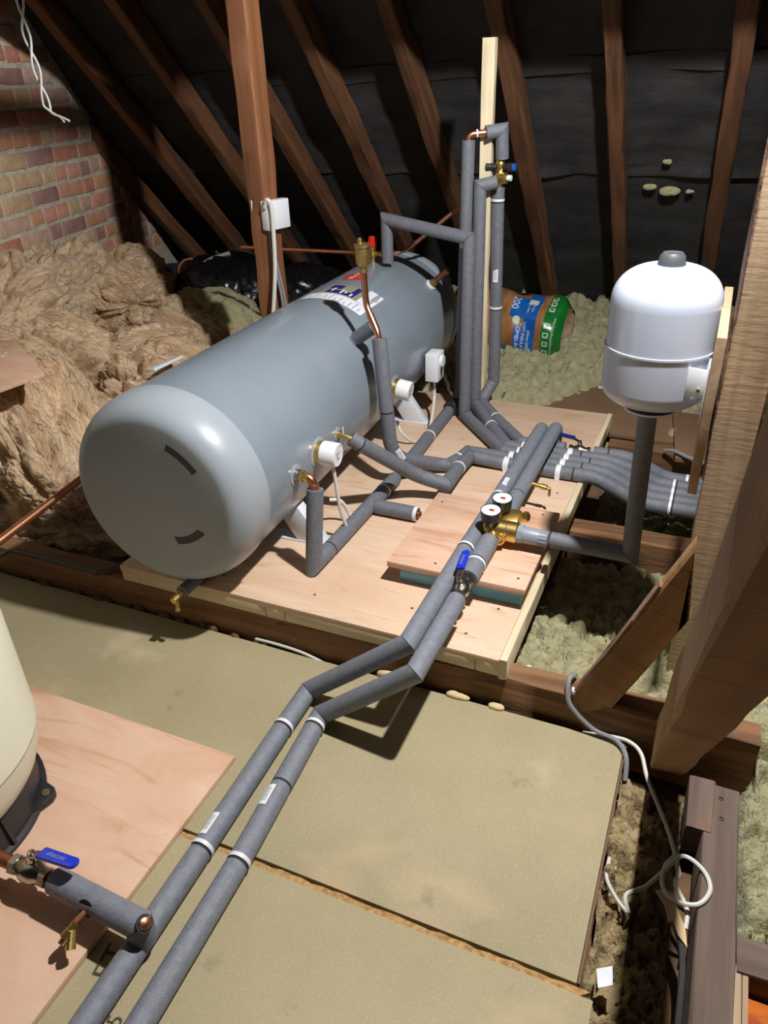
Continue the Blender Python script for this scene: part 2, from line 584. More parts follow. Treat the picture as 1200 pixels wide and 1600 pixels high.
def sleeves(root, pts, r=.0245, mt='foam', gap=.0010):
    """foam sleeves along pts = (x, y, z[, kind]); kind: None mitre, float fillet radius, 'c' butt joint, 't' butt joint with white tape"""
    P = [V(p[:3]) for p in pts]
    K = [p[3] if len(p) > 3 else None for p in pts]
    made = []
    corners = [0] + [i for i in range(1, len(P) - 1) if not isinstance(K[i], float)] + [len(P) - 1]
    for a, b in zip(corners[:-1], corners[1:]):
        seg = P[a:b + 1]
        if len(seg) > 2:
            seg = fillet(seg, {i - a: K[i] for i in range(a + 1, b)})
        d0, d1 = (seg[1] - seg[0]).normalized(), (seg[-1] - seg[-2]).normalized()
        n0 = n1 = None
        g0 = g1 = 0
        if a > 0:
            n0 = d0 + (P[a] - P[a - 1]).normalized()
            g0 = gap if K[a] is None else .003
        if b < len(P) - 1:
            n1 = d1 + (P[b + 1] - P[b]).normalized()
            g1 = gap if K[b] is None else .003
        seg[0] = seg[0] + d0 * g0
        seg[-1] = seg[-1] - d1 * g1
        made.append(G().sweep(seg, r, 28, n0, n1).obj('foam_sleeve', mt, root))
        if K[b] == 't':
            ring('tape_band', P[b] - d1 * .008, d1, r, .009, 'tape', made[-1])
        if K[a] is not None and a > 0 and K[a] in ('c', 't'):
            ring('joint_gap', P[a], d0, r - .002, .008, 'foam_cut', made[-1], th=0)
    return made

def sticker(part, p, d, up, r, ln=.042, arc=.75, mt='barcode'):
    """curved label on a sleeve at axis point p, along d, centred on direction up"""
    d = V(d).normalized()
    up = (V(up) - d * V(up).dot(d)).normalized()
    s = d.cross(up)
    n = 9
    A = np.zeros((2, n, 3))
    gv = []
    for i in range(2):
        for j in range(n):
            a = arc * (j / (n - 1) - .5)
            A[i, j] = V(p) + d * (ln * (i - .5)) + (up * math.cos(a) + s * math.sin(a)) * (r + .0006)
            gv.append((j / (n - 1), i, 0) if False else (j / (n - 1), float(i), 0))
    g = G().grid(A)
    return g.obj('barcode_label', mt, part, gvals=gv)

_txt = {}

def text_mesh(s):
    if s not in _txt:
        c = bpy.data.curves.new('lettering', 'FONT')
        c.body = s
        c.size = 1
        c.align_x = 'CENTER'
        c.align_y = 'CENTER'
        c.resolution_u = 3
        o = bpy.data.objects.new('lettering', c)
        me = bpy.data.meshes.new_from_object(o)
        _txt[s] = ([tuple(v.co) for v in me.vertices], [tuple(p.vertices) for p in me.polygons])
        bpy.data.objects.remove(o)
        bpy.data.curves.remove(c)
        bpy.data.meshes.remove(me)
    return _txt[s]

def letters(name, s, size, fn, mt, parent, sx=1.0):
    """flat print: fn maps (u, v) in metres to a 3-D point on the printed surface"""
    vs_, fs_ = text_mesh(s)
    g = G().add([fn(x * size * sx, y * size) for x, y, z in vs_], fs_)
    return g.obj(name, mt, parent, smooth=False)

# ================================================================== SETTING
floor = G().grid(np.array([[(x, y, -.13) for y in np.linspace(-.7, 5.2, 4)] for x in np.linspace(-4.2, 1.6, 4)])).obj('floor', 'loft_dust')
tag(floor, 'dusty loft floor between the joists under the chipboard panels', 'floor', kind='structure')

def chip_panel(lo, hi):
    return box('chipboard_panel', lo, hi, 'chipboard', floor, bevel=.002)
chip_panel((-2.75, .789, -.022), (-.02, 1.385, 0))
near_panel = chip_panel((-2.75, -.5, -.022), (.012, .772, -.001))
tng = [(-2.75, .772)]
for i in range(120):
    x = -2.75 + 2.76 * (i + 1) / 121
    tng.append((x, .772))
rag = [(x, .7845 + .0025 * math.sin(x * 37) * math.sin(x * 91 + 1)) for x in np.linspace(.005, -2.75, 120)]
G().poly([(x, y, -.016) for x, y in tng + rag], (0, 0, .012)).obj('chipboard_tongue', 'chip_edge', near_panel)
G().box((-.017, 1.087, -.012), (.004, .59, .018), ).obj('cut_edge', 'chip_brown', floor)

def floor_print(s, x, y, size, rot, sx=1.0):
    c, n = math.cos(rot), math.sin(rot)
    letters('stencilled_lettering', s, size, lambda u, v: (x + c * u - n * v, y + n * u + c * v, .0003), 'print_ink', near_panel, sx)
floor_print('5T', -.822, .500, .055, R(100), 1.1)
floor_print('P5', -.742, .415, .04, R(100), .9)
floor_print('S T', -.60, .405, .045, R(10), 1.1)
floor_print('TG4', -.60, .355, .05, R(10), 1.1)

timber('joist', (-2.9, 1.437, -.008), (.26, 1.437, -.008), .068, .196, (0, 1, 0), 'joist_wood', floor, seed=1, jit=.003)
timber('joist', (-.33, 2.31, -.05), (1.3, 2.31, -.05), .09, .16, (0, 1, 0), 'joist_wood', floor, seed=2)
timber('joist', (-.315, 3.0, -.03), (1.3, 3.0, -.03), .075, .16, (0, 1, 0), 'joist_wood', floor, seed=3)
timber('joist', (.201, .45, -.052), (.201, 1.335, -.052), .072, .104, (1, 0, 0), 'old_plank', floor, seed=4)
timber('noggin', (.158, 1.20, -.04), (.158, 1.345, -.04), .055, .08, (1, 0, 0), 'old_plank', floor, seed=5)
timber('joist', (-2.9, 2.25, -.06), (-1.6, 2.25, -.06), .07, .14, (0, 1, 0), 'joist_wood', floor, seed=8)
for px, py in ((.185, 1.30), (.188, 1.245)):
    G().lathe([(.005, 0), (.005, .0015), (.002, .0022)], (px + .012, py, 0), (0, 0, 1), 10).obj('nail_head', 'black_plastic', floor)

# loft hatch at the lower right: orange-varnished lid in a rough frame
hatch = empty('loft_hatch', (.45, .6, -.08), 'orange varnished hatch lid in a rough wooden frame, lower right corner', 'hatch')
box('hatch_lid', (.268, .2, -.085), (.8, .918, -.065), 'orange_wood', hatch)
for a, b in ((.238, .25), (.2515, .262)):
    timber('frame_strip', ((a + b) / 2, .2, -.055), ((a + b) / 2, .945, -.055), b - a, .07, (1, 0, 0), 'sawn_wood', hatch, jit=.001, ch=.001, seed=int(a * 1000))
timber('frame_rail', (.24, .965, -.05), (.9, .99, -.05), .075, .07, (0, 1, 0), 'old_plank', hatch, seed=12)

# ------------------------------------------------------------------ roof: felt between the battens, rafters, purlin and tie
ceiling = empty('ceiling', (0, 0, 0), 'sloping roof of dark rafters over black felt', 'ceiling', kind='structure')
RC = 4.75                     # underside of the rafters: y + z = RC
RX = [-3.36, -2.97, -2.555, -2.125, -1.735, -1.338, -.915, -.513, -.075, .36, .79, 1.22]
dn = V(0, .70711, -.70711)    # down the slope
nr = V(0, .70711, .70711)     # out of the roof
for i, x in enumerate(RX):
    top = V(x + random.uniform(-.008, .008), 2.15, RC - 2.15) + nr * .05
    bot = V(x + random.uniform(-.012, .012), 4.86, RC - 4.86) + nr * .05
    timber('rafter', top, bot, .066 + random.uniform(-.004, .006), .1, (1, 0, 0), 'rafter_wood', ceiling, seed=20 + i, jit=.0035, ch=.006)
s_edges = [(0.0, 1.05), (.98, 2.03), (1.95, 2.62), (2.55, 3.9)]
for k, (s0, s1) in enumerate(s_edges):
    A = np.zeros((150, 40, 3))
    xs, ss = np.linspace(-3.62, 1.4, 150), np.linspace(s0, s1, 40)
    for i, x in enumerate(xs):
        j = min(range(len(RX) - 1), key=lambda q: abs((RX[q] + RX[q + 1]) / 2 - x))
        w = (x - RX[j]) / (RX[j + 1] - RX[j])
        sag = .02 * max(0, math.sin(math.pi * min(max(w, 0), 1)))
        for jj, s in enumerate(ss):
            A[i, jj] = V(x, 2.0, RC - 2.0) + dn * s + nr * (.108 + .004 * (k % 2) - .0 * sag)
            A[i, jj] += np.array(nr) * (sag * .7)
    q = A.reshape(-1, 3).copy()
    wob = fbm(np.stack([q[:, 0] * 1.6, q[:, 1] * 9, q[:, 2] * 9 + k * 5], 1), 4) * .010 + fbm(q * 3 + k, 3) * .012
    q += np.outer(wob, np.array(nr))
    end = np.exp(-((np.tile(ss, 150) - s1) / .03) ** 2)
    q -= np.outer(end * (.010 + .008 * fbm(q * 6, 2)), np.array(nr))
    G().grid(q.reshape(A.shape)).obj('felt_strip', 'felt', ceiling, sharp=60)
timber('purlin', (-3.12, 2.69, 1.83), (1.4, 2.69, 1.83), .13, .17, (0, 1, 0), 'rafter_wood', ceiling, seed=40)
timber('roof_tie', (-.915, 1.2, 1.94), (-.915, 2.61, 1.94), .075, .05, (1, 0, 0), 'rafter_wood', ceiling, seed=41)

# ------------------------------------------------------------------ brick gable
W0, WU = V(-3.42, 3.9, 0), V(-.287, .958, 0).normalized()
WN = V(WU.y, -WU.x, 0)
wall = empty('wall_left', W0, 'rough red brick gable wall with pale mortar', 'wall', kind='structure')
A = np.zeros((90, 60, 3))
for i, u in enumerate(np.linspace(-3.2, 1.3, 90)):
    for j, z in enumerate(np.linspace(-.13, 2.9, 60)):
        A[i, j] = W0 + WU * u + V(0, 0, z)
q = A.reshape(-1, 3)
q += np.outer(fbm(q * 9, 4) * .006 - .004, np.array(WN))
G().grid(q.reshape(A.shape)).obj('mortar', 'mortar', wall, sharp=60)

def brick_mesh(l, h, seed):
    bm = bmesh.new()
    bmesh.ops.create_cube(bm, size=1)
    for v in bm.verts:
        v.co = (v.co.x * l, v.co.y * .06, v.co.z * h)
    bmesh.ops.subdivide_edges(bm, edges=[e for e in bm.edges if abs(e.verts[0].co.x - e.verts[1].co.x) > .01], cuts=3)
    bmesh.ops.bevel(bm, geom=[e for e in bm.edges if e.calc_face_angle(0) > .5], offset=.007, segments=2, affect='EDGES', profile=.6)
    P = np.array([tuple(v.co) for v in bm.verts])
    n1, n2 = fbm(P * 16 + seed * 3.3, 3), fbm(P * 20 + seed * 5.1 + 9, 3)
    for v, a, b in zip(bm.verts, n1, n2):
        v.co.y += a * .006
        v.co.z += b * .005
        v.co.x += a * .006
    me = bpy.data.meshes.new('brick')
    bm.to_mesh(me)
    bm.free()
    a = me.attributes.new('grain', 'FLOAT_VECTOR', 'POINT')
    a.data.foreach_set('vector', (P + seed * 1.7).astype(np.float32).ravel()[:len(me.vertices) * 3])
    me.polygons.foreach_set('use_smooth', [True] * len(me.polygons))
    me.set_sharp_from_angle(angle=R(50))
    return me
CH = .0865
bricks = {}
for l, tag_ in ((.25, 's'), (.112, 'h')):
    for i in range(3):
        for k in range(6):
            me = brick_mesh(l, .067, i + (10 if tag_ == 'h' else 0)) if k == 0 else bricks[(tag_, i, 0)].copy()
            me.materials.clear()
            me.materials.append(BR[k])
            bricks[(tag_, i, k)] = me
ang = math.atan2(WU.y, WU.x)
rb = random.Random(11)
for c in range(0, 16):
    z = .52 + c * CH
    u = -1.75 - rb.random() * .2
    pat = 0
    while u < .75:
        kind = 's' if (c % 2 and rb.random() < .8) or (not c % 2 and rb.random() < .2) else 'h'
        l = .266 if kind == 's' else .129
        p = W0 + WU * (u + l / 2)
        if p.y + z < RC + .10:
            o = bpy.data.objects.new('brick', bricks[(kind, rb.randrange(3), rb.choice([0, 0, 1, 1, 2, 2, 3, 4, 5, 5]))])
            COL.objects.link(o)
            o.parent = wall
            o.location = (p - W0) + V(0, 0, z + rb.uniform(-.003, .003)) - WN * (.026 + rb.uniform(-.002, .004)) 
            o.rotation_euler = (rb.uniform(-.02, .02), rb.uniform(-.018, .018), ang)
        u += l

# ------------------------------------------------------------------ mineral wool laid over and between the joists
def fibres(o, count, ln, wd, lift, mt, flow=None, seed=0, spread=.6):
    """loose strands lying on the surface of a wool object: one uncountable part"""
    me = o.data
    rg = np.random.default_rng(seed + 100)
    nf = len(me.polygons)
    cen, nor = np.zeros(nf * 3), np.zeros(nf * 3)
    me.polygons.foreach_get('center', cen)
    me.polygons.foreach_get('normal', nor)
    cen, nor = cen.reshape(-1, 3), nor.reshape(-1, 3)
    ar = np.zeros(nf)
    me.polygons.foreach_get('area', ar)
    pick = rg.choice(nf, count, p=ar / ar.sum())
    C0, N0 = cen[pick], nor[pick]
    d = rg.normal(size=(count, 3)) * spread
    if flow is not None:
        d = d + np.array(flow)
    d = d + np.stack([fbm(C0 * 5 + 3, 2), fbm(C0 * 5 + 23, 2), fbm(C0 * 5 + 43, 2)], 1) * 1.6
    d -= N0 * (d * N0).sum(1)[:, None]
    d /= np.linalg.norm(d, axis=1)[:, None] + 1e-9
    sd_ = np.cross(N0, d)
    L_ = ln * rg.uniform(.5, 1.5, count)[:, None]
    w_ = wd * rg.uniform(.5, 1.4, count)[:, None]
    bend = rg.normal(size=(count, 1)) * .35
    vs_, fs_ = [], []
    K = 4
    arr = np.zeros((count, K, 2, 3))
    hl = lift * rg.uniform(.2, 1.6, count)[:, None]
    for k in range(K):
        t = k / (K - 1) - .5
        p = C0 + d * L_ * t + sd_ * L_ * bend * (t * t * 4 - .5) * .5 + N0 * (hl * (1 - 3.2 * t * t) + .001)
        tw = w_ * (1 - 1.5 * abs(t))
        arr[:, k, 0] = p - sd_ * tw
        arr[:, k, 1] = p + sd_ * tw + N0 * tw * .6
    g = G()
    og = ORI[o]
    g.v = [Vector(p) + og for p in arr.reshape(-1, 3)]
    for i in range(count):
        b = i * K * 2
        for k in range(K - 1):
            g.f.append((b + 2 * k, b + 2 * k + 1, b + 2 * k + 3, b + 2 * k + 2))
    f = g.obj('loose_fibres', mt, o, sharp=180)
    f['kind'] = 'stuff'
    return f

def wool_field(name, x0, x1, y0, y1, res, h, mt, label, cell=.06, amp=.022, seed=1, drop=.06, cat='insulation', fib=3500):
    nx, ny = int((x1 - x0) / res) + 1, int((y1 - y0) / res) + 1
    X, Y = np.meshgrid(np.linspace(x0, x1, nx), np.linspace(y0, y1, ny), indexing='ij')
    xy = np.stack([X.ravel(), Y.ravel()], 1)
    w = np.stack([fbm(np.c_[xy * 7, xy[:, :1] * 0 + seed], 3), fbm(np.c_[xy * 7, xy[:, :1] * 0 + seed + 50], 3)], 1) * .05
    z = np.array(h(xy[:, 0], xy[:, 1]), float) * np.ones(len(xy))
    for cs, am, sd in ((cell, amp, seed), (cell * .42, amp * .42, seed + 9)):
        val, off, d1, d2 = worley(xy + w + 40, cs, sd)
        edge = np.clip((d2 - d1) / (cs * .35), 0, 1)
        z += am * (val[:, 0] * .5 + (val[:, 1] * off[:, 0] + val[:, 2] * off[:, 1]) / cs * .9) - am * 1.5 * (1 - edge) ** 3
    z += (ridged(np.c_[xy * 38, xy[:, :1] * 0 + seed], 3) - .5) * amp * .55 + fbm(np.c_[xy * 80, xy[:, :1] * 0 + seed], 2) * amp * .22 + fbm(np.c_[xy * 5, xy[:, :1] * 0 + seed], 3) * amp * .9
    bd = np.minimum(np.minimum(xy[:, 0] - x0, x1 - xy[:, 0]), np.minimum(xy[:, 1] - y0, y1 - xy[:, 1]))
    z -= drop * (1 - np.clip(bd / .02, 0, 1))
    P = np.c_[xy + w * .25, z].reshape(nx, ny, 3)
    o = G().grid(P).obj(name, mt, None, sharp=180)
    if fib:
        fibres(o, int(fib * (x1 - x0) * (y1 - y0)), .020, .0022, .006, 'rock_fibre', None, seed, 1.0)
    return tag(o, label, cat)

wool_field('mineral_wool_quilt', -.36, .66, 1.485, 2.255, .0065, lambda x, y: -.035 + .02 * np.sin(y * 5) + .03 * np.clip((x + .1) / .3, 0, 1), 'rock_wool',
           'yellow-green mineral wool quilt in the bay below the white vessel', cell=.055, amp=.020, seed=3)
wool_field('mineral_wool_quilt', -.30, .9, 2.365, 2.955, .012, lambda x, y: -.06 + 0 * x, 'rock_wool',
           'mineral wool in the bay under the bundle of grey pipes', cell=.06, amp=.02, seed=5)

def back_h(x, y):
    lim = 3.12 + (x + .78) * 1.55
    inside = np.clip((lim - y) / .10 + .5, 0, 1) * np.clip((3.72 - y) / .08 + .5, 0, 1)
    return np.where(inside > 0, .115 - .10 * inside, .115) + np.clip((y - 3.7) / 1.0, 0, 1) * .10
wool_field('mineral_wool_quilt', -1.62, 1.25, 3.09, 4.72, .013, back_h, 'rock_wool',
           'mineral wool spread along the eaves around the bagged roll', cell=.075, amp=.024, seed=8)
wool_field('mineral_wool_quilt', -.012, .13, .45, 1.33, .006, lambda x, y: -.085 + .05 * np.clip((.03 - x) / .05, 0, 1) * np.clip((y - .75) / .2, 0, 1) + .03 * np.clip((y - 1.0) / .1, 0, 1), 'rock_wool_brown',
           'dusty brown wool scraps in the gap beside the chipboard edge', cell=.045, amp=.020, seed=12, drop=.03)
wool_field('mineral_wool_quilt', .242, .85, 1.005, 1.48, .0065, lambda x, y: -.03 + .03 * np.clip((x - .28) / .1, 0, 1), 'rock_wool',
           'mineral wool right of the dark joist, behind the orange hatch', cell=.055, amp=.022, seed=14)
wool_field('mineral_wool_quilt', -3.0, -1.56, 1.50, 2.2, .012, lambda x, y: -.06 + 0 * x, 'loft_dust',
           'dark dusty wool on the floor under the brown insulation heap', cell=.07, amp=.02, seed=16)

def lump(name, c, rad, label, mt='glass_wool', yaw=0, tilt=0, roll=0, e=.8, amp=.06, freq=4.0, seed=0, n=(130, 70), fine=.012, st=(1, 1, 1), cat='insulation', group=None, warp=.25, sharp=180, crease=0.0):
    m = max(6, int(math.sqrt(n[0] * n[1] / 6)) + 1)
    k_ = 2 / e
    lin_ = np.tan(np.linspace(-1, 1, m) * np.pi / 4)
    ga, gb = np.meshgrid(lin_, lin_, indexing='ij')
    one = np.ones_like(ga)
    faces6 = [np.stack(t, -1) for t in ((one, ga, gb), (-one, gb, ga), (gb, one, ga), (ga, -one, gb), (ga, gb, one), (gb, ga, -one))]
    U = np.concatenate([f6.reshape(-1, 3) for f6 in faces6])
    U = U / (np.abs(U) ** k_).sum(1)[:, None] ** (1 / k_)
    Q = U * np.array(rad)
    S = Q * freq / np.array(st) + seed * 4.7
    wv = np.stack([fbm(S * .55 + 3, 3), fbm(S * .55 + 17, 3), fbm(S * .55 + 31, 3)], 1)
    S = S + wv * warp * 3
    d = amp * (ridged(S, 5) - .45) + amp * .8 * fbm(Q * freq * .5 + seed, 3) + fine * ridged(S * 4.5, 4)
    if crease:      # folds: deep valleys along warped lines
        for k, fq in ((0, .55), (1, 1.1), (2, 2.0)):
            v = np.abs(perlin(S * fq + 21 * k))
            d = d - crease * (.9 ** k) * np.exp(-(v / .085) ** 1.2) * (1.0 if k == 0 else .55)
    nrm = np.sign(U) * np.abs(U) ** (k_ - 1) / np.array(rad)
    nrm /= np.linalg.norm(nrm, axis=1)[:, None]
    Q = Q + nrm * d[:, None] + wv * amp * .35
    M3 = Matrix.Rotation(yaw, 3, 'Z') @ Matrix.Rotation(tilt, 3, 'Y') @ Matrix.Rotation(roll, 3, 'X')
    W = Q @ np.array(M3).T + np.array(c)
    W[:, 2] = np.maximum(W[:, 2], -.125)
    gv = (U * np.array(rad)) / np.array(st) * .6 + wv * .10 + seed
    key = np.round(W / 1e-6).astype(np.int64)
    _, first, inv = np.unique(key, axis=0, return_index=True, return_inverse=True)
    inv = inv.ravel()
    g = G()
    g.v = [Vector(p) for p in W[first]]
    for q6 in range(6):
        o6 = q6 * m * m
        g.f += [(int(inv[o6 + i * m + j]), int(inv[o6 + i * m + j + 1]), int(inv[o6 + (i + 1) * m + j + 1]), int(inv[o6 + (i + 1) * m + j])) for i in range(m - 1) for j in range(m - 1)]
    g.f = [f6 for f6 in g.f if len(set(f6)) == 4]
    o = g.obj(name, mt, None, sharp=sharp, gvals=gv[first])
    return tag(o, label, cat, group)

GW = 'glass_wool_batt'
HI = (230, 120)
def batt(c, rad, label, **k):
    k.setdefault('amp', .085)
    k.setdefault('crease', .085)
    k.setdefault('fine', .018)
    o = lump(GW, c, rad, label, n=HI, **k)
    st = k.get('st', (1, 1, 1))
    ax = [0, 0, 0]
    ax[int(np.argmax(st))] = 1.0
    M3 = Matrix.Rotation(k.get('yaw', 0), 3, 'Z') @ Matrix.Rotation(k.get('tilt', 0), 3, 'Y') @ Matrix.Rotation(k.get('roll', 0), 3, 'X')
    fibres(o, 3000, .075, .0011, .0022, 'wool_fibre', tuple(M3 @ V(ax) * 1.6), k.get('seed', 0), .22)
    return o
batt((-2.98, 2.55, .52), (.32, .58, .28), 'brown glass wool heaped highest against the brick wall', yaw=.28, tilt=.12, seed=1, freq=3.4, st=(.6, 1.3, .6))
batt((-3.10, 3.30, .35), (.32, .40, .27), 'brown glass wool at the back, below the post shadow on the bricks', yaw=.4, seed=2, freq=3.6, st=(1.4, .6, .6))
batt((-2.50, 2.98, .14), (.44, .58, .28), 'long folded swathe of brown glass wool sliding down behind the cylinder', yaw=.25, tilt=.3, seed=3, freq=4.2, st=(1.5, .55, .7))
batt((-2.64, 2.30, .32), (.34, .30, .24), 'brown glass wool in the middle of the heap, behind the plywood offcut', yaw=.5, tilt=.25, seed=4, freq=4.4, st=(1.4, .6, .7))
batt((-2.16, 1.80, .33), (.36, .22, .13), 'frayed end of a thick glass wool batt jutting towards the cylinder front', yaw=-.5, tilt=.50, roll=-.35, seed=5, amp=.05, freq=7.5, e=.55, fine=.022, st=(2.0, .8, .45), crease=.03)
batt((-2.12, 2.34, .25), (.20, .34, .20), 'upright glass wool fold between the frayed batt and the grey cylinder', yaw=.35, tilt=.35, seed=6, freq=5.5, st=(1.5, .6, .8))
batt((-2.42, 1.86, .22), (.26, .30, .22), 'glass wool flap hanging under the plywood offcut at the left edge', yaw=-.2, tilt=.3, seed=8, freq=5.5, st=(1.4, .6, .7))
batt((-2.26, 1.64, .02), (.54, .18, .14), 'shaded brown glass wool lying low under the frayed batt', yaw=.12, seed=7, amp=.05, freq=5.5, st=(1, .7, .7), crease=.03)
batt((-2.30, 2.62, .33), (.26, .16, .12), 'loose glass wool fold lying across the heap, above the white plastic strip', yaw=.9, tilt=.15, roll=.2, seed=13, amp=.05, freq=6, st=(1.6, .6, .6))
batt((-2.78, 2.92, .52), (.26, .20, .12), 'rumpled glass wool fold on the upper heap under the post shadow', yaw=.1, tilt=.2, seed=14, amp=.05, freq=5.5, st=(1.6, .6, .6))
lump('mineral_wool_lump', (-2.58, 3.38, .20), (.30, .25, .20), 'pale green lump of mineral wool beside the black bag', mt='rock_wool', yaw=.5, seed=9, amp=.05, freq=6, fine=.03, n=(160, 80), crease=.02)

# ================================================================== ROOF POSTS AND STRUTS
post = timber('roof_post', (-1.662, 2.64, -.05), (-1.662, 2.64, 1.765), .081, .095, (1, 0, 0), 'post_wood', seed=60, jit=.004, ch=.006)
tag(post, 'reddish timber roof post behind the cylinder carrying the white junction box', 'post')

rpost = empty('roof_post', (.088, 1.72, -.10), 'pale rough-sawn upright post on the right carrying the vessel board', 'post')
timber('post_shaft', (.088, 1.72, -.10), (.083, 1.72, 2.6), .090, .10, (1, 0, 0), 'sawn_wood', rpost, seed=61, jit=.002, ch=.004)
timber('bark_edge', (.0430, 1.70, .58), (.0395, 1.70, 1.45), .010, .05, (1, 0, 0), 'bark', rpost, seed=62, jit=.004, ch=.003)

brace = empty('diagonal_brace', (-.12, 1.43, .05), 'stubby diagonal brace with a bark edge, leaning from floor beam to right post', 'brace')
timber('brace_shaft', (-.125, 1.430, .045), (.046, 1.430, .451), .088, .05, (1, 0, -.42), 'strut_wood', brace, seed=63, jit=.002, ends=((0, 0, 1), (1, 0, 0)))
bd_ = V(.2, 0, .475).normalized()
bs_ = V(-bd_.z, 0, bd_.x)
timber('bark_edge', V(-.125, 1.418, .045) + bs_ * .0445 + bd_ * .03, V(.046, 1.418, .451) + bs_ * .0445 - bd_ * .02, .012, .026, bs_, 'bark', brace, seed=64, jit=.003, ch=.003)

sd = V(0, -1, 1.25).normalized()
sn = V(0, 1.25, 1).normalized()
strut = timber('roof_strut', V(.0775, 1.33, 0) + sn * .055 - sd * .02, V(.0775, -.25, 1.975) + sn * .055, .073, .11, (1, 0, 0), 'strut_wood', seed=65, jit=.002, ch=.005, ends=((0, .35, 1), None))
tag(strut, 'thick sawn roof strut in the right foreground slanting up past the viewer', 'strut')

vb = box('backing_board', (.012, 1.56, .60), (.031, 1.985, .945), 'sawn_wood', None, axis='y')
tag(vb, 'square wooden backing board fixed to the right post behind the white vessel', 'board')

batten = timber('pipe_batten', (-.8895, 3.012, .147), (-.892, 3.012, 1.515), .046, .034, (1, 0, 0), 'cream_wood', seed=66, jit=.0012, ch=.002)
tag(batten, 'tall pale new batten standing behind the upright grey pipes', 'batten')

# ================================================================== PLATFORM AND RISER
ZP = .146
plat = empty('cylinder_platform', (-.93, 2.2, .09), 'raised plywood platform on battens under the grey cylinder', 'platform')
box('plywood_top', (-1.53, 1.40, ZP - .018), (-.342, 3.06, ZP), 'ply', plat, bevel=.001)
for x0, x1 in ((-1.53, -1.467), (-1.465, -1.02), (-1.018, -.958), (-.956, -.405), (-.403, -.342)):
    box('front_batten', (x0, 1.404, .091), (x1, 1.45, ZP - .0185), 'cream_wood', plat, bevel=.001)
timber('side_batten', (-.331, 1.40, .118), (-.331, 3.06, .118), .020, .062, (1, 0, 0), 'cream_wood', plat, seed=70, jit=.0008, ch=.0015)
box('bearer', (-1.50, 2.2, .05), (-.36, 2.26, ZP - .0185), 'cream_wood', plat)
box('bearer', (-1.50, 2.98, .05), (-.36, 3.04, ZP - .0185), 'cream_wood', plat)
for x, y in ((-1.2, 1.47), (-.9, 1.48), (-.6, 1.46), (-.40, 1.60), (-.39, 1.9), (-.39, 2.3), (-.62, 1.52), (-.45, 1.47)):
    G().lathe([(.0042, 0), (.0042, .0006), (.0015, .0004)], (x, y, ZP), (0, 0, 1), 10).obj('screw_head', 'dark_grey_plastic', plat)

riser = empty('riser_board', (-.53, 1.83, ZP), 'small square plywood riser on blue timbers under the pressure valve', 'riser')
box('plywood_top', (-.733, 1.613, .198), (-.334, 2.048, .216), 'ply_pink', riser, bevel=.001)
box('blue_batten', (-.702, 1.632, ZP), (-.348, 1.675, .1975), 'blue_wood', riser, bevel=.002)
box('blue_batten', (-.70, 1.985, ZP), (-.35, 2.028, .1975), 'blue_wood', riser, bevel=.002)
for x, y in ((-.365, 1.66), (-.70, 1.99), (-.38, 2.02), (-.60, 1.65)):
    G().lathe([(.0042, 0), (.0042, .0006), (.0015, .0004)], (x, y, .216), (0, 0, 1), 10).obj('screw_head', 'dark_grey_plastic', riser)

# ================================================================== HOT WATER CYLINDER
TO, TR, TL, TYAW = V(-1.271, 1.319, .456), .2754, 1.99, -.038
TA = V(math.sin(TYAW), math.cos(TYAW), 0)
TE = V(math.cos(TYAW), -math.sin(TYAW), 0)
UP = V(0, 0, 1)

def tc(s, a, r=TR):
    """point on the cylinder: distance s from its front, angle a (degrees, 0 = right side, 90 = top), radius r"""
    return TO + TA * s + (TE * math.cos(R(a)) + UP * math.sin(R(a))) * r

def tn(a):
    return TE * math.cos(R(a)) + UP * math.sin(R(a))

tank = empty('hot_water_cylinder', TO + TA * 1.0 - UP * .31, 'large grey horizontal hot water cylinder with pale rounded end cap', 'water cylinder')
G().lathe([(TR, .13), (TR, 1.86)], TO, TA, 96, cap0=False, cap1=False).obj('shell', 'tank_grey', tank)

def cap_prof(front):
    pr = [(TR - .006, .134), (TR + .0035, .134), (TR + .004, .128)]
    for i in range(15):
        a = math.pi / 2 * i / 14
        pr.append((TR + .004 - .062 + .062 * math.cos(a), .112 - .104 * math.sin(a)))
    pr += [(.19, .005), (.12, .0025), (.0, .0015)]
    return [(r, h if front else 1.99 - h) for r, h in pr]
G().lathe(cap_prof(True), TO, TA, 96, cap0=False, cap1=False).obj('end_cap', 'cap_grey', tank, sharp=60)
G().lathe(cap_prof(False), TO, TA, 96, cap0=False, cap1=False).obj('end_cap', 'cap_grey', tank, sharp=60)

def slot(r0, a0, r1, a1, w):
    pts = []
    for i in range(13):
        t = i / 12
        a, r_ = a0 + (a1 - a0) * t, r0 + (r1 - r0) * t
        pts.append((r_ + w / 2, a))
    for i in range(13):
        t = 1 - i / 12
        a, r_ = a0 + (a1 - a0) * t, r0 + (r1 - r0) * t
        pts.append((r_ - w / 2, a))
    G().poly([tc(.0036 if r0 > .15 else .0018, a, r_) for r_, a in pts], TA * .012).obj('grip_slot_shade', 'slot_shade', tank)  # solid dark plug, its colour standing in for shade in the grip recess
slot(.187, 66, .186, 36, .021)
slot(.118, -63, .152, -25, .023)

def tpatch(name, s0, s1, a0, a1, mt, lift=.0006, parent=None, n=14):
    A = np.zeros((2, n, 3))
    for j in range(n):
        a = a0 + (a1 - a0) * j / (n - 1)
        A[0, j], A[1, j] = tc(s0, a, TR + lift), tc(s1, a, TR + lift)
    return G().grid(A).obj(name, mt, parent or tank)

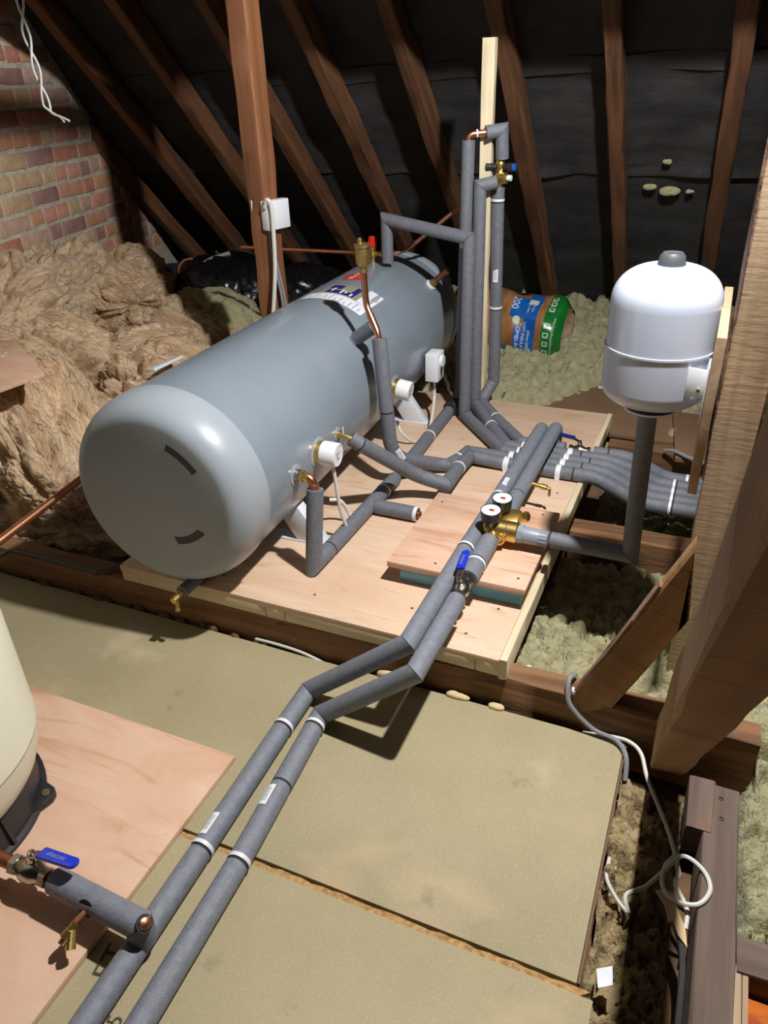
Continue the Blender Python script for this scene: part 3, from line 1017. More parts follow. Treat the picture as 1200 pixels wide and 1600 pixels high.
def ttext(s, s_c, a_c, size, mt, parent, sx=1.0, lift=.0016):
    return letters('lettering', s, size, lambda u, v: tc(s_c + u, a_c + math.degrees(v / TR), TR + lift), mt, parent, sx)
lab = tpatch('data_label', 1.055, 1.135, 54, 105, 'paper')
tpatch('data_label', 1.137, 1.29, 54, 66, 'paper')
for a in range(58, 104, 4):
    tpatch('print_line', 1.066, 1.066 + .02 + .045 * ((a * 7) % 5) / 5, a, a + .8, 'print_grey', .0011, lab, 4)
ttext('Kingspan', 1.235, 58.5, .030, 'print_dark', lab)
en = tpatch('energy_label', 1.137, 1.262, 67, 97, 'beige_print')
tpatch('energy_panel', 1.145, 1.185, 70, 93, 'navy_print', .001, en)
tpatch('energy_panel', 1.185, 1.256, 70, 74.5, 'navy_print', .001, en)
tpatch('energy_panel', 1.20, 1.25, 84, 94, 'navy_print', .001, en)
for k, a in enumerate((72, 77, 80, 88)):
    tpatch('energy_panel', 1.15 + .015 * (k % 2), 1.178 + .01 * k, a, a + 1.6, 'white_print', .0016, en, 4)
pts = []
A = np.zeros((9, 25, 3))
for i in range(9):
    for j in range(25):
        rr, a = i / 8, 2 * math.pi * j / 24
        A[i, j] = tc(1.40 + .062 * rr * math.cos(a), 90 + 10.5 * rr * math.sin(a), TR + .0006)
red = G().grid(A).obj('red_badge', 'red_print', tank)
ttext('tribune', 1.40, 91, .034, 'white_print', red)
ttext('HE', 1.405, 85, .018, 'white_print', red)

def boss(s, a, r_=.02, h=.012, mt='chrome', flange=.03, par=None):
    p = tc(s, a, TR - .002)
    if flange:
        G().lathe([(flange, 0), (flange, .003), (flange - .004, .004)], p, tn(a), 28).obj('flange_ring', 'cap_grey', tank)
    return G().lathe([(r_, 0), (r_, h), (r_ - .003, h + .002)], p, tn(a), 20).obj('boss', mt, tank)

def immersion(s, a, name='immersion_cover', half=False):
    G().lathe([(.046, 0), (.046, .002), (.043, .003)], tc(s, a, TR - .002), tn(a), 36).obj('flange_ring', 'cap_grey', tank)
    G().lathe([(.035, 0), (.035, .016), (.030, .020)], tc(s, a, TR - .001), tn(a), 24).obj('brass_collar', 'brass', tank)
    c = G().lathe([(.0345, .016), (.0365, .018), (.0365, .062), (.034, .066), (.030, .0665), (.029, .0655), (.0, .0655)], tc(s, a), tn(a), 40).obj(name, 'white_plastic', tank)
    d = tn(a)
    up = (UP - d * UP.dot(d)).normalized()
    sd_ = d.cross(up)
    for q in (-1, 1):
        G().box(tc(s, a, TR + .0666) + up * (q * .009), (.003, .014, .0015), x=up, z=d).obj('moulded_mark', 'print_grey', c)
    G().box(tc(s, a, TR + .0666) + sd_ * .008, (.02, .003, .0015), x=up, z=d).obj('moulded_mark', 'print_grey', c)
    return c

# cold inlet, lower front
boss(.288, -3, .019, .016, 'chrome', .031)
# immersion heaters
immersion(.435, -2)
immersion(1.085, -9)
# small side connection with white tie
boss(.574, -2.3, .012, .014, 'brass', .022)
for q in (-1, 1):
    G().box(tc(.574, -2.3, TR + .02) + V(0, 0, .012 * q), (.004, .003, .030), x=TA, z=(0, .5, q)).obj('plastic_tie', 'white_plastic', tank)
# recirculation boss on the upper flank, capped stub near the back
boss(.897, 42, .020, .016, 'chrome', .0)
boss(1.713, 41, .024, .008, 'white_plastic', .0)
G().lathe([(.019, .006), (.019, .016), (.015, .018), (.017, .019), (.017, .030), (.0125, .032)], tc(1.713, 41), tn(41), 6).obj('compression_nut', 'brass_aged', tank, sharp=25)
G().lathe([(.0125, .03), (.0125, .088), (.0145, .09), (.0145, .10), (.010, .10), (.010, .085), (0, .085)], tc(1.713, 41), tn(41), 20).obj('copper_stub', 'copper_dull', tank)
# thermostat box with dial and cable gland
tb = tc(1.453, -14, TR + .045)
d14 = TE
thermo = G().box(tb + UP * .0, (.055, .085, .115), x=TE, z=UP).obj('thermostat_box', 'white_plastic', tank, bevel=.004)
G().box(tc(1.453, -14, TR + .008), (.03, .06, .07), x=TE, z=UP).obj('thermostat_seat', 'dark_grey_plastic', tank, bevel=.002)
G().lathe([(.026, .0), (.026, .008), (.022, .012), (.0, .012)], tb + TE * .027 + UP * .022, TE, 28).obj('dial', 'white_plastic', thermo)
G().lathe([(.010, 0), (.010, .003)], tb + TE * .027 - UP * .022, TE, 16).obj('pointer', 'black_plastic', thermo)
G().box(tb + TE * .029 - UP * .030, (.003, .006, .026), x=TE, z=(0, .25, 1)).obj('pointer', 'black_plastic', thermo)
# cradle feet: white pressed-steel brackets, two pairs
def cradle(s):
    for sgn in (-1, 1):
        y0 = (TO + TA * s)
        base = G().box(y0 + TE * (sgn * .20) + V(0, 0, ZP + .003 - TO.z), (.21, .05, .005), x=TE).obj('cradle_foot', 'white_steel', tank, bevel=.001)
        g = G()
        ptsA = [y0 + TE * (sgn * .292) + V(0, 0, ZP + .005 - TO.z), y0 + TE * (sgn * .20) + V(0, 0, ZP + .005 - TO.z), y0 + TE * (sgn * .148) + V(0, 0, -.222), y0 + TE * (sgn * .205) + V(0, 0, -.176)]
        g.poly([p - TA * .022 for p in ptsA], TA * .044)
        g.obj('cradle_leg', 'white_steel', tank, bevel=.002)
        G().lathe([(.005, 0), (.005, .003), (.002, .004)], y0 + TE * (sgn * .265) + V(0, 0, ZP + .0055 - TO.z), UP, 10).obj('bolt', 'dark_grey_plastic', base)
cradle(.41)
cradle(1.40)
# temperature and pressure relief valve on the crown (brass body, red cap)
pv = tc(1.67, 97)
rel = empty('relief_valve', pv, 'brass relief valve with a red cap on top of the cylinder', 'valve')
G().lathe([(.014, -.003), (.014, .02), (.018, .022), (.018, .035), (.013, .037), (.013, .05), (.016, .052), (.016, .062)], pv, UP, 20).obj('valve_body', 'brass', rel, sharp=25)
G().lathe([(.017, .062), (.019, .065), (.019, .085), (.015, .105), (.0, .106)], pv, UP, 10).obj('red_cap', 'red_plastic', rel, sharp=20)
G().lathe([(.010, .01), (.010, .035), (.014, .036), (.014, .05)], pv + UP * .036, TE, 12).obj('side_outlet', 'brass', rel, sharp=25)
G().lathe([(.009, .0), (.009, .02), (.011, .021), (.011, .03), (.006, .031)], pv + UP * .03 + TA * -.02, -UP * .5 - TA, 10).obj('drain_nipple', 'brass', rel, sharp=25)

# ================================================================== PIPES
ZS = ZP + .0245            # axis of a sleeve lying on the platform
RS = .0245

# pair of long sleeved pipes: from the bundle, over the riser, down to the chipboard and towards the viewer
A_ = [(-.522, 2.615, .19), (-.522, 2.615, .2445, .028), (-.526, 2.02, .2445, 't'), (-.531, 1.700, .2445, 't'), (-.531, 1.268, .2445), (-.803, 1.243, .026), (-.800, 1.10, .026, 't'), (-.787, .742, .026, 't'), (-.768, .18, .026)]
pa = empty('insulated_pipe', (-.79, .75, 0), 'long grey foam-sleeved pipe, left of the floor pair, dropping off the platform', 'pipe', 'floor pipe pair')
sa = sleeves(pa, A_, RS, 'foam_light')
sticker(sa[1], (-.527, 2.10, .2445), (0, 1, 0), (.35, -.25, 1), RS, .05, .9)
sticker(sa[-2], (-.7880, .795, .026), (-.013, .358, 0), (-.5, -.2, 1), RS, .055, .95)
pb = empty('insulated_pipe', (-.70, .75, 0), 'long grey foam-sleeved pipe, right of the floor pair, ending at the blue-lever valve', 'pipe', 'floor pipe pair')
B_ = [(-.482, 1.485, .236), (-.482, 1.190, .236), (-.733, 1.178, .026), (-.729, 1.13, .026, 't'), (-.715, .95, .026, 'c'), (-.699, .745, .026, 't'), (-.678, .18, .026)]
sb = sleeves(pb, B_, RS, 'foam_light')
sticker(sb[-2], (-.712, .905, .026), (-.016, .205, 0), (-.5, -.2, 1), RS, .055, .95)
# continuation of that pipe beyond the valve, both sides of the pressure valve
pc = empty('insulated_pipe', (-.482, 1.70, .216), 'short thick foam sleeve between blue-lever valve and brass pressure valve', 'pipe')
sleeves(pc, [(-.482, 1.578, .240), (-.482, 1.655, .242, 't'), (-.480, 1.772, .244)], .027, 'foam_light')
pd = empty('insulated_pipe', (-.476, 2.2, .216), 'foam-sleeved pipe from the pressure valve over the pipe bundle, right of its twin', 'pipe')
sleeves(pd, [(-.474, 1.905, .2445), (-.474, 2.06, .2445, 'c'), (-.473, 2.635, .2445, .028), (-.473, 2.635, .19)], RS, 'foam_light')
G().lathe([(.0075, 0), (.0075, .03), (.010, .031), (.010, .05), (.006, .052), (.006, .062), (.003, .063)], (-.452, 2.165, .240), (1, -.1, -.1), 12).obj('drain_cock', 'brass', pd, sharp=25)
G().box((-.392, 2.157, .222), (.008, .008, .026), z=(.2, 0, 1)).obj('drain_key', 'brass_aged', pd, bevel=.001)

def lever_valve(name, p, d, up, label, blue='blue_handle', lever_dir=None, lever_up=None, txt=None, scale=1.0, llen=.085):
    """chrome ball valve: body along d, stem along up, flat coloured lever"""
    d, up = V(d).normalized(), V(up).normalized()
    side = d.cross(up)
    k = scale
    root = empty(name, p, label, 'valve')
    p = V(p)
    G().lathe([(.013 * k, -.042 * k), (.019 * k, -.041 * k), (.019 * k, -.028 * k)], p, d, 6).obj('end_nut', 'chrome', root, sharp=20)
    G().lathe([(.019 * k, .028 * k), (.019 * k, .041 * k), (.013 * k, .042 * k)], p, d, 6).obj('end_nut', 'chrome', root, sharp=20)
    G().lathe([(.015 * k, -.03 * k), (.016 * k, -.022 * k), (.021 * k, -.012 * k), (.022 * k, 0), (.021 * k, .012 * k), (.016 * k, .022 * k), (.015 * k, .03 * k)], p, d, 20).obj('valve_body', 'chrome', root)
    G().lathe([(.009 * k, .015 * k), (.009 * k, .03 * k), (.0065 * k, .031 * k), (.0065 * k, .042 * k), (.003 * k, .043 * k)], p, up, 12).obj('stem', 'chrome', root, sharp=25)
    ld = V(lever_dir or d).normalized()
    base = p + up * (.036 * k)
    sd_ = ld.cross(up).normalized()
    lu = V(lever_up or up).normalized()
    a, b = base + ld * .004, base + ld * (llen * k) + lu * .012
    G().poly([a - sd_ * .009 * k, a + sd_ * .009 * k, base + ld * .03 * k + lu * .010 + sd_ * .008 * k, base + ld * .03 * k + lu * .010 - sd_ * .008 * k], up * .003).obj('lever_shank', 'chrome', root)
    c0 = base + ld * .022 * k + lu * .009
    out = []
    for i in range(10):
        t = -math.pi / 2 + math.pi * i / 9
        out.append(b + ld * (math.cos(t) * .009 * k) + sd_ * (math.sin(t) * .0115 * k))
    out += [c0 + sd_ * .0125 * k, c0 - sd_ * .0125 * k]
    lv = G().poly(out, up * .008).obj('lever', blue, root, bevel=.002)
    if txt:
        mid = (c0 + b) / 2 + up * .0088
        ldd = (b - c0).normalized()
        letters('lettering', txt, .014 * k, lambda u, v: mid + ldd * u - sd_ * v, 'grey_plastic', lv)
    return root
lever_valve('ball_valve', (-.482, 1.532, .238), (0, 1, 0), (-.25, -.1, 1), 'chrome ball valve with a blue lever in the right-hand floor pipe', lever_dir=(-.06, 1, .12), txt='WRAS')

# bundle of five pipes crossing the platform and leaving behind the right post
by = [2.414, 2.463, 2.512, 2.561, 2.612]
ex = [2.44, 2.49, 2.545, 2.60, 2.655]
ez = [.085, .085, .086, .088, .088]
def bundle_tail(i, x0=-.58):
    y, e = by[i], ex[i]
    return [(x0, y, ZS, 't'), (-.36 + .02 * (i % 3), y, ZS, 'c'), (-.285 + .03 * i * .5, y, ZS, .07), (-.13 + .03 * i * .5, e, ez[i], .07), (-.02, e, ez[i], 't'), (1.1, e, ez[i])]

# 1: from the small side connection, sweeping across the platform
p1 = empty('insulated_pipe', (-.8, 2.15, ZP), 'grey sleeve sweeping from the cylinder side in a long curve, front pipe of the bundle', 'pipe', 'bundle of sleeved pipes')
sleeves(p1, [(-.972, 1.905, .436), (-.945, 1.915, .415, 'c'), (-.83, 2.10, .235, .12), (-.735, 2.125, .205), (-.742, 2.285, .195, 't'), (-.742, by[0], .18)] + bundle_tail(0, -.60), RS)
G().sweep([tc(.574, -2.3, TR + .01), (-.99, 1.903, .441), (-.968, 1.906, .433)], .008, 12).obj('connector', 'brass', p1)
# 2: upright by the cylinder flank, then along the platform
p2 = empty('insulated_pipe', (-.96, 2.15, ZP), 'upright grey sleeve beside the cylinder flank that bends into the bundle', 'pipe', 'bundle of sleeved pipes')
s2 = sleeves(p2, [(-.985, 2.175, .672), (-.955, 2.15, .43, 'c'), (-.945, 2.15, .26, .10), (-.84, 2.31, ZS + .01, .03), (-.800, 2.330, ZS), (-.775, 2.40, ZS, 't'), (-.765, by[1], ZS)] + bundle_tail(1, -.585), RS)
sticker(s2[1], (-.93, 2.17, .275), (.25, .3, -.7), (.8, -.6, 0), RS, .05, .8)
# 3: tank crown, across, down the batten
p3 = empty('insulated_pipe', (-.89, 2.81, ZP), 'grey sleeve from the cylinder crown, bridging across and down in front of the batten', 'pipe', 'bundle of sleeved pipes')
sleeves(p3, [(-1.275, 2.93, .745), (-1.275, 2.93, .912), (-.893, 2.825, .872), (-.891, 2.805, ZS), (-.64, by[2], ZS)] + bundle_tail(2, -.575), RS)
# 4: middle upright, out of the brass mixing valve
p4 = empty('insulated_pipe', (-.89, 2.95, ZP), 'middle upright grey sleeve with a mitred elbow into the brass mixing valve', 'pipe', 'bundle of sleeved pipes')
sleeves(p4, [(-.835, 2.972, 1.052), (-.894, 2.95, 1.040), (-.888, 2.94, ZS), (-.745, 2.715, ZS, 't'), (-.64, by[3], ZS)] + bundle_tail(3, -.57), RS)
# 5: right-hand upright below the mixing valve
p5 = empty('insulated_pipe', (-.84, 3.03, ZP), 'right-hand upright grey sleeve with white tape below the mixing valve', 'pipe', 'bundle of sleeved pipes')
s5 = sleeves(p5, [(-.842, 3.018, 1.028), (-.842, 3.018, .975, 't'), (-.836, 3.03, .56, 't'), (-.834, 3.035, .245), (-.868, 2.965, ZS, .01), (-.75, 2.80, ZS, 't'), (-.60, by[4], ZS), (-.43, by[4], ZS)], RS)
sticker(s5[1], (-.838, 3.026, .70), (0, 0, 1), (.1, -1, .1), RS, .05, .8)
p5b = empty('insulated_pipe', (-.2, by[4], ZP), 'grey sleeve continuing the back pipe of the bundle past the blue-lever valve', 'pipe')
sleeves(p5b, [(-.325, by[4], ZS), (-.27, by[4], ZS, 'c'), (-.20, by[4], ZS, .07), (-.06, ex[4], ez[4], .07), (.02, ex[4], ez[4], 't'), (1.1, ex[4], ez[4])], RS)
lever_valve('ball_valve', (-.377, by[4], ZS), (1, 0, 0), (0, 0, 1), 'chrome ball valve with a navy lever at the back of the pipe bundle', 'navy_handle', lever_dir=(-1, .05, .05), scale=.95)

# white cable-tie straps round the bundle
for x, lab_ in ((-.412, 'broad white plastic strap across the pipe bundle beside the pair of pipes'), (-.60, 'white plastic strap round the front two bundle pipes on the left')):
    g = G()
    ys = [by[0]] + (by[1:4] if x > -.5 else by[1:2])
    path = [(x, by[0] - .027, ZP + .001)]
    for y in ys:
        for k in range(9):
            a = math.pi * (1 - k / 8) if y == ys[0] else math.pi * (.80 - .6 * k / 8)
            path.append((x + .012 * (y - by[0]) / .05 * .3, y + math.cos(a) * .0262, ZS + math.sin(a) * .0262))
    A = np.array([[(p[0] - .009, p[1], p[2]) for p in path], [(p[0] + .009, p[1], p[2]) for p in path]])
    B2 = A.copy()
    g.grid(A)
    tag(g.obj('pipe_strap', 'tape', None), lab_, 'strap')

# outermost upright: copper elbow at its head, sleeve over the top into the mixing valve
p6 = empty('insulated_pipe', (-.942, 2.95, ZP), 'tallest upright grey sleeve with a bare copper elbow, turning over into the mixing valve', 'pipe')
sleeves(p6, [(-.955, 2.945, ZS + .03), (-.944, 2.95, 1.195)], RS)
pipe_obj('copper_elbow', [(-.944, 2.95, 1.17), (-.944, 2.95, 1.214), (-.86, 2.985, 1.220)], .012, 'copper', p6, .03)
ring('elbow_lip', (-.915, 2.962, 1.216), (.084, .035, .006), .0125, .006, 'tape', p6, .002)
sleeves(p6, [(-.885, 2.972, 1.218), (-.832, 3.0, 1.224), (-.830, 3.012, 1.128)], RS)
# return leg from the front: tank inlet, down, along the cylinder to that upright
p7 = empty('insulated_pipe', (-.95, 2.2, ZP), 'grey sleeve from the lower copper elbow, lying on the platform along the cylinder', 'pipe')
pf = tc(.288, -3, TR + .05)
sleeves(p7, [(pf.x + .008, pf.y, .405), (-.953, 1.578, ZS), (-.950, 1.675, ZS, 'c'), (-.943, 2.08, ZS, 't'), (-.942, 2.17, ZS)], RS)
sleeves(p7, [(-.942, 2.27, ZS), (-.955, 2.56, ZS, 't'), (-.965, 2.815, ZS)], RS)
sleeves(p7, [(-.920, 1.963, ZS), (-.786, 1.962, ZS)], RS)
ring('tape_band', (-.781, 1.962, ZS), (1, 0, 0), RS - .002, .014, 'tape', p7)
G().sweep([(-.79, 1.962, ZS), (-.765, 1.962, ZS)], .011, 14).obj('copper_tail', 'copper_dull', p7)
G().sweep([(-.942, 2.14, ZS), (-.942, 2.30, ZS)], .012, 14).obj('bare_pipe', 'dark_grey_plastic', p7)
pipe_obj('copper_elbow', [tc(.288, -3, TR + .012), pf, (pf.x + .006, pf.y, .385)], .0125, 'copper', p7, .034)
G().lathe([(.018, .012), (.018, .026), (.0145, .028), (.0145, .04)], tc(.288, -3), tn(-3), 6).obj('union_nut', 'brass', p7, sharp=20)
ring('elbow_lip', (pf.x + .005, pf.y, .412), (0, 0, 1), .0125, .02, 'copper_dull', p7, .002)
G().lathe([(.013, 0), (.019, .002), (.019, .016), (.014, .018)], (-.965, 2.815, ZS), (0, 1, 0), 6).obj('compression_nut', 'chrome', p7, sharp=20)
G().lathe([(.03, .018), (.036, .022), (.036, .075), (.03, .08)], (-.965, 2.815, ZS), (.1, 1, 0), 18).obj('black_coupling', 'black_plastic', p7)

# air vent on copper, rising from the tee on the flank
tb0 = tc(.897, 42, TR)
vent = empty('air_vent', (-1.0, 2.2, .66), 'brass automatic air vent on a cranked copper pipe over the cylinder label', 'air vent')
tee_end = V(-1.01, 2.20, .705)
G().sweep([tb0 + tn(42) * .016, tee_end], .0235, 24).obj('foam_sleeve', 'foam', vent)
pipe_obj('copper_pipe', [(-.985, 2.176, .60), (-.990, 2.180, .685), (-1.045, 2.215, .765), (-1.05, 2.215, .875)], .0105, 'copper', vent, .02)
G().sweep([(-.998, 2.186, .694), (-1.028, 2.205, .738)], .0125, 16).obj('copper_socket', 'copper', vent)
av = V(-1.05, 2.215, .868)
G().lathe([(.010, 0), (.014, .002), (.014, .014), (.008, .016), (.008, .022)], av, UP, 6).obj('vent_nut', 'brass_aged', vent, sharp=20)
G().lathe([(.010, .02), (.020, .028), (.0225, .034), (.0225, .078), (.026, .079), (.026, .088), (.021, .090), (.0, .090)], av, UP, 28).obj('vent_body', 'brass_aged', vent, sharp=30)
G().lathe([(.007, .088), (.007, .104), (.005, .106)], av + V(-.008, 0, 0), UP, 12).obj('vent_cap', 'brass_aged', vent, sharp=30)

# discharge and feed coppers
cp = empty('copper_pipe', (-1.7, 2.99, .75), 'thin bare copper pipe running from the relief valve left behind the post', 'pipe')
G().sweep([(-1.42, 2.985, .765), (-2.05, 3.03, .755)], .0085, 14).obj('pipe_length', 'copper', cp)
cd_ = empty('copper_pipe', (-1.2, 3.02, .78), 'bare copper discharge pipe climbing right from the relief valve behind the uprights', 'pipe')
pipe_obj('pipe_length', [pv + UP * .036 + TE * .045, pv + UP * .038 + TE * .10, pv + UP * .055 + TE * .15 + TA * .02, (-.97, 3.075, .98)], .0085, 'copper_dull', cd_, .02)
G().sweep([pv + UP * .036 + TE * .05, pv + UP * .038 + TE * .095], .012, 14).obj('copper_socket', 'copper', cd_)
cl = tag(G().sweep([(-1.60, .98, .385), (-1.63, 1.62, .43)], .0115, 16).obj('copper_pipe', 'copper', None), 'bare copper pipe passing left of the cylinder end towards the frame edge', 'pipe')

# drain leg poking out under the front of the cylinder
dr = empty('drain_pipe', (-1.25, 1.40, .15), 'short dark-sleeved drain pipe with a brass cock under the cylinder front', 'pipe')
sleeves(dr, [(-1.243, 1.56, ZP + .019), (-1.246, 1.335, ZP + .019)], .0185)
G().lathe([(.008, -.01), (.008, .02), (.0095, .021), (.0095, .042), (.005, .044)], (-1.246, 1.335, ZP + .019), (0, -1, -.08), 12).obj('drain_cock', 'brass', dr, sharp=25)
G().lathe([(.006, .0), (.006, .028), (.0075, .029), (.0075, .036)], (-1.246, 1.308, ZP + .012), (.1, -.2, -1), 10).obj('hose_tail', 'brass_aged', dr, sharp=25)

# brass mixing valve high on the batten
mv = empty('mixing_valve', (-.835, 3.01, 1.03), 'brass mixing valve with black isolators between the upright sleeves', 'valve')
G().lathe([(.012, .0), (.012, .02), (.018, .028), (.021, .045), (.017, .06), (.013, .068), (.017, .078), (.020, .09), (.014, .104), (.012, .108)], (-.836, 3.014, 1.020), (0, 0, 1), 20).obj('valve_body', 'brass', mv)
G().lathe([(.012, 0), (.019, .006), (.021, .02), (.019, .034), (.014, .036)], (-.838, 3.008, 1.062), (1, -.15, 0), 18).obj('mixing_head', 'brass', mv)
G().lathe([(.011, .036), (.011, .05), (.004, .052)], (-.838, 3.008, 1.062), (1, -.15, 0), 14).obj('temper_cap', 'white_plastic', mv)
for sx in (-1, 1):
    G().lathe([(.010, .015), (.010, .028), (.015, .03), (.015, .052), (.011, .055)], (-.836, 3.01, 1.100), (sx, -.2, 0), 14).obj('isolator', 'black_plastic', mv)
G().lathe([(.0125, .05), (.0125, .062)], (-.836, 3.01, 1.100), (1, -.2, 0), 14).obj('isolator_cap', 'blue_print', mv)

# ================================================================== PRESSURE VALVE ON THE RISER
prv = empty('pressure_valve', (-.46, 1.84, .216), 'brass pressure reducing valve with two round gauges and a grey cartridge', 'valve')
pc0 = V(-.462, 1.815, .262)
G().lathe([(.021, -.045), (.024, -.040), (.024, -.020), (.029, -.016), (.029, .022), (.0305, .024), (.0305, .052), (.027, .055)], pc0, (1, -.04, 0), 32).obj('valve_body', 'brass', prv, sharp=28)
G().lathe([(.020, -.06), (.020, -.03), (.024, -.02), (.024, .03), (.019, .04), (.019, .10)], pc0 + V(-.018, 0, -.012), (0, 1, 0), 20).obj('through_body', 'brass', prv, sharp=28)
G().box(pc0 + V(.020, .055, .005), (.05, .055, .045), z=(-.2, -.2, 1)).obj('outlet_block', 'brass', prv, bevel=.006)
G().lathe([(.012, .0), (.012, .014), (.016, .015), (.016, .028), (.013, .030)], pc0 + V(.038, .072, .012), (1, -.2, .25), 6).obj('blanking_plug', 'brass', prv, sharp=20)
plug = G().lathe([(.015, 0), (.015, .010), (.0175, .011), (.0175, .022), (.012, .0225), (.012, .016), (0, .016)], pc0 + V(.004, -.022, -.010), (.25, -1, .1), 24).obj('blanking_plug', 'brass', prv, sharp=28)
G().lathe([(.0275, .054), (.0275, .070)], pc0, (1, -.04, 0), 8).obj('cartridge_nut', 'grey_plastic', prv, sharp=20)
G().lathe([(.0245, .070), (.0235, .112), (.0225, .114), (.0215, .140), (.018, .142), (.0, .142)], pc0, (1, -.04, 0), 32).obj('cartridge', 'grey_plastic', prv, sharp=28)
for k in range(14):
    a = 2 * math.pi * k / 14
    G().box(pc0 + V(1, -.04, 0) * .128 + V(0, math.cos(a), math.sin(a)) * .0222, (.024, .0035, .002), z=(0, math.cos(a), math.sin(a))).obj('grip_rib', 'grey_plastic', prv)
G().box(pc0 + V(.09, -.0255, -.003), (.034, .002, .007), z=(0, 0, 1)).obj('window', 'black_plastic', prv)

def gauge(p, axis, foot):
    axis = V(axis).normalized()
    p = V(p)
    c = G().lathe([(.020, -.034), (.028, -.030), (.0295, -.004), (.0295, .002), (.0275, .003), (.0275, -.001), (.0, -.001)], p, axis, 36).obj('gauge_case', 'black_plastic', prv, sharp=28)
    G().lathe([(.0272, -.0005), (.0272, .0003), (.0, .0003)], p, axis, 32).obj('gauge_face', 'white_print', c)
    d, s, t = frame(axis, (1, 0, 0))
    for q in (-.35, .35):
        G().box(p + axis * .0012 + s * (.004 * q) + t * .002, (.015, .0055, .001), x=t + s * q, z=axis).obj('pointer', 'red_print', c)
    G().lathe([(.0035, 0), (.0035, .002)], p, axis, 12).obj('pointer_hub', 'black_plastic', c)
    G().sweep([p - axis * .026, V(foot)], .008, 12).obj('gauge_stem', 'brass', c)
gauge((-.487, 1.800, .330), (.02, -.12, 1), pc0 + V(-.020, -.012, .01))
gauge((-.474, 1.872, .334), (.02, -.12, 1), pc0 + V(-.016, .055, .01))

# pipe from the pressure valve to the white vessel
p8 = empty('insulated_pipe', (-.11, 1.80, .25), 'grey sleeve with a mitred elbow rising to the underside of the white vessel', 'pipe')
sleeves(p8, [(-.312, 1.806, .266), (-.097, 1.80, .268), (-.108, 1.80, .702)], .0228)

# ================================================================== WHITE EXPANSION VESSEL
vc = V(-.105, 1.80, 0)
ves = empty('expansion_vessel', (vc.x, vc.y, .69), 'white domed expansion vessel on the right post with grey top knob', 'expansion vessel')
VR = .1205
pr = [(.052, .705), (.06, .708)]
for i in range(10):
    a = math.pi / 2 * i / 9
    pr.append((.062 + (VR - .062) * math.sin(a), .756 - .046 * math.cos(a)))
pr += [(VR, .846)]
pr2 = [(VR, .850), (VR, .945)]
for i in range(1, 13):
    a = math.pi / 2 * i / 12
    pr2.append((VR * (.30 + .70 * math.cos(a)) if i < 12 else VR * .30, .945 + .082 * math.sin(a) ** .9))
pr2 += [(0, 1.028)]
G().lathe(pr, vc, UP, 72, cap0=True, cap1=False).obj('lower_shell', 'white_paint', ves, sharp=50)
G().lathe(pr2, vc, UP, 72, cap0=False, cap1=False).obj('upper_shell', 'white_paint', ves, sharp=50)
G().lathe([(VR - .001, .845), (VR + .0022, .8455), (VR + .0022, .850), (VR - .001, .851)], vc, UP, 72, cap0=False, cap1=False).obj('crimp_ring', 'white_paint', ves)
G().lathe([(.029, 1.024), (.030, 1.028), (.027, 1.046), (.021, 1.053), (.0, 1.054)], vc, UP, 28).obj('valve_knob', 'dark_grey_plastic', ves)
G().box(vc + V(.004, -.012, 1.0535), (.026, .009, .005), x=(1, .2, 0)).obj('knob_rib', 'dark_grey_plastic', ves, bevel=.002)
G().lathe([(.0, .694), (.058, .694), (.058, .699), (.05, .7), (.05, .710)], vc, UP, 40).obj('flange', 'black_plastic', ves, sharp=30)
G().lathe([(.060, .690), (.060, .6945), (.02, .6945)], vc, UP, 40).obj('flange_ring', 'white_steel', ves, sharp=30)
G().box((.0098, 1.765, .775), (.0035, .16, .13), ).obj('bracket_plate', 'white_steel', ves, bevel=.001)
for q in (-1, 1):
    G().poly([(-.012, 1.80 + q * .046, .835), (.0085, 1.80 + q * .046, .838), (.0085, 1.80 + q * .046, .745), (-.012, 1.80 + q * .046, .765)], (0, .003 * q, 0)).obj('bracket_cheek', 'white_steel', ves)
G().box((-.010, 1.700, .80), (.044, .005, .065), x=(1, -.25, 0)).obj('bracket_arm', 'white_steel', ves, bevel=.001)
G().lathe([(.005, 0), (.005, .004), (.003, .005)], (-.004, 1.696, .785), (-.25, -1, .1), 6).obj('bracket_screw', 'chrome', ves, sharp=20)
letters('maker_mark', 'V', .025, lambda u, v: vc + V(-math.cos(u / VR + .25), -math.sin(u / VR + .25), 0) * (VR + .0008) + V(0, 0, .92 + v), 'print_dark', ves)

# ================================================================== LEFT FOREGROUND: PLY SHEET, CREAM TANK, VALVE AND SLEEVE
sheet = tag(box('plywood_sheet', (-2.3, -.1, .0006), (-.868, .992, .0156), 'ply_pink', None, bevel=.001), 'pinkish plywood sheet lying on the chipboard under the cream tank', 'plywood')
cc = V(-1.405, .588, 0)
crm = empty('cream_tank', (cc.x, cc.y, .016), 'cream upright tank on a black moulded base, cropped at the left edge', 'tank')
CR = .272
pr = [(.225, .105), (.238, .112), (.252, .132), (.264, .165), (CR, .215)]
G().lathe([(.20, .10)] + pr, cc, UP, 96, cap0=True, cap1=False).obj('lower_shell', 'cream_paint', crm, sharp=50)
G().lathe([(CR, .2165), (CR + .001, .218), (CR, .222), (CR, .62), (CR - .02, .68), (CR - .08, .73), (.0, .76)], cc, UP, 96, cap0=False).obj('upper_shell', 'cream_paint', crm, sharp=50)
G().lathe([(.246, .0165), (.246, .026), (.236, .030), (.228, .09), (.224, .104), (.15, .104)], cc, UP, 72, cap0=True).obj('base_skirt', 'black_plastic', crm, sharp=35)
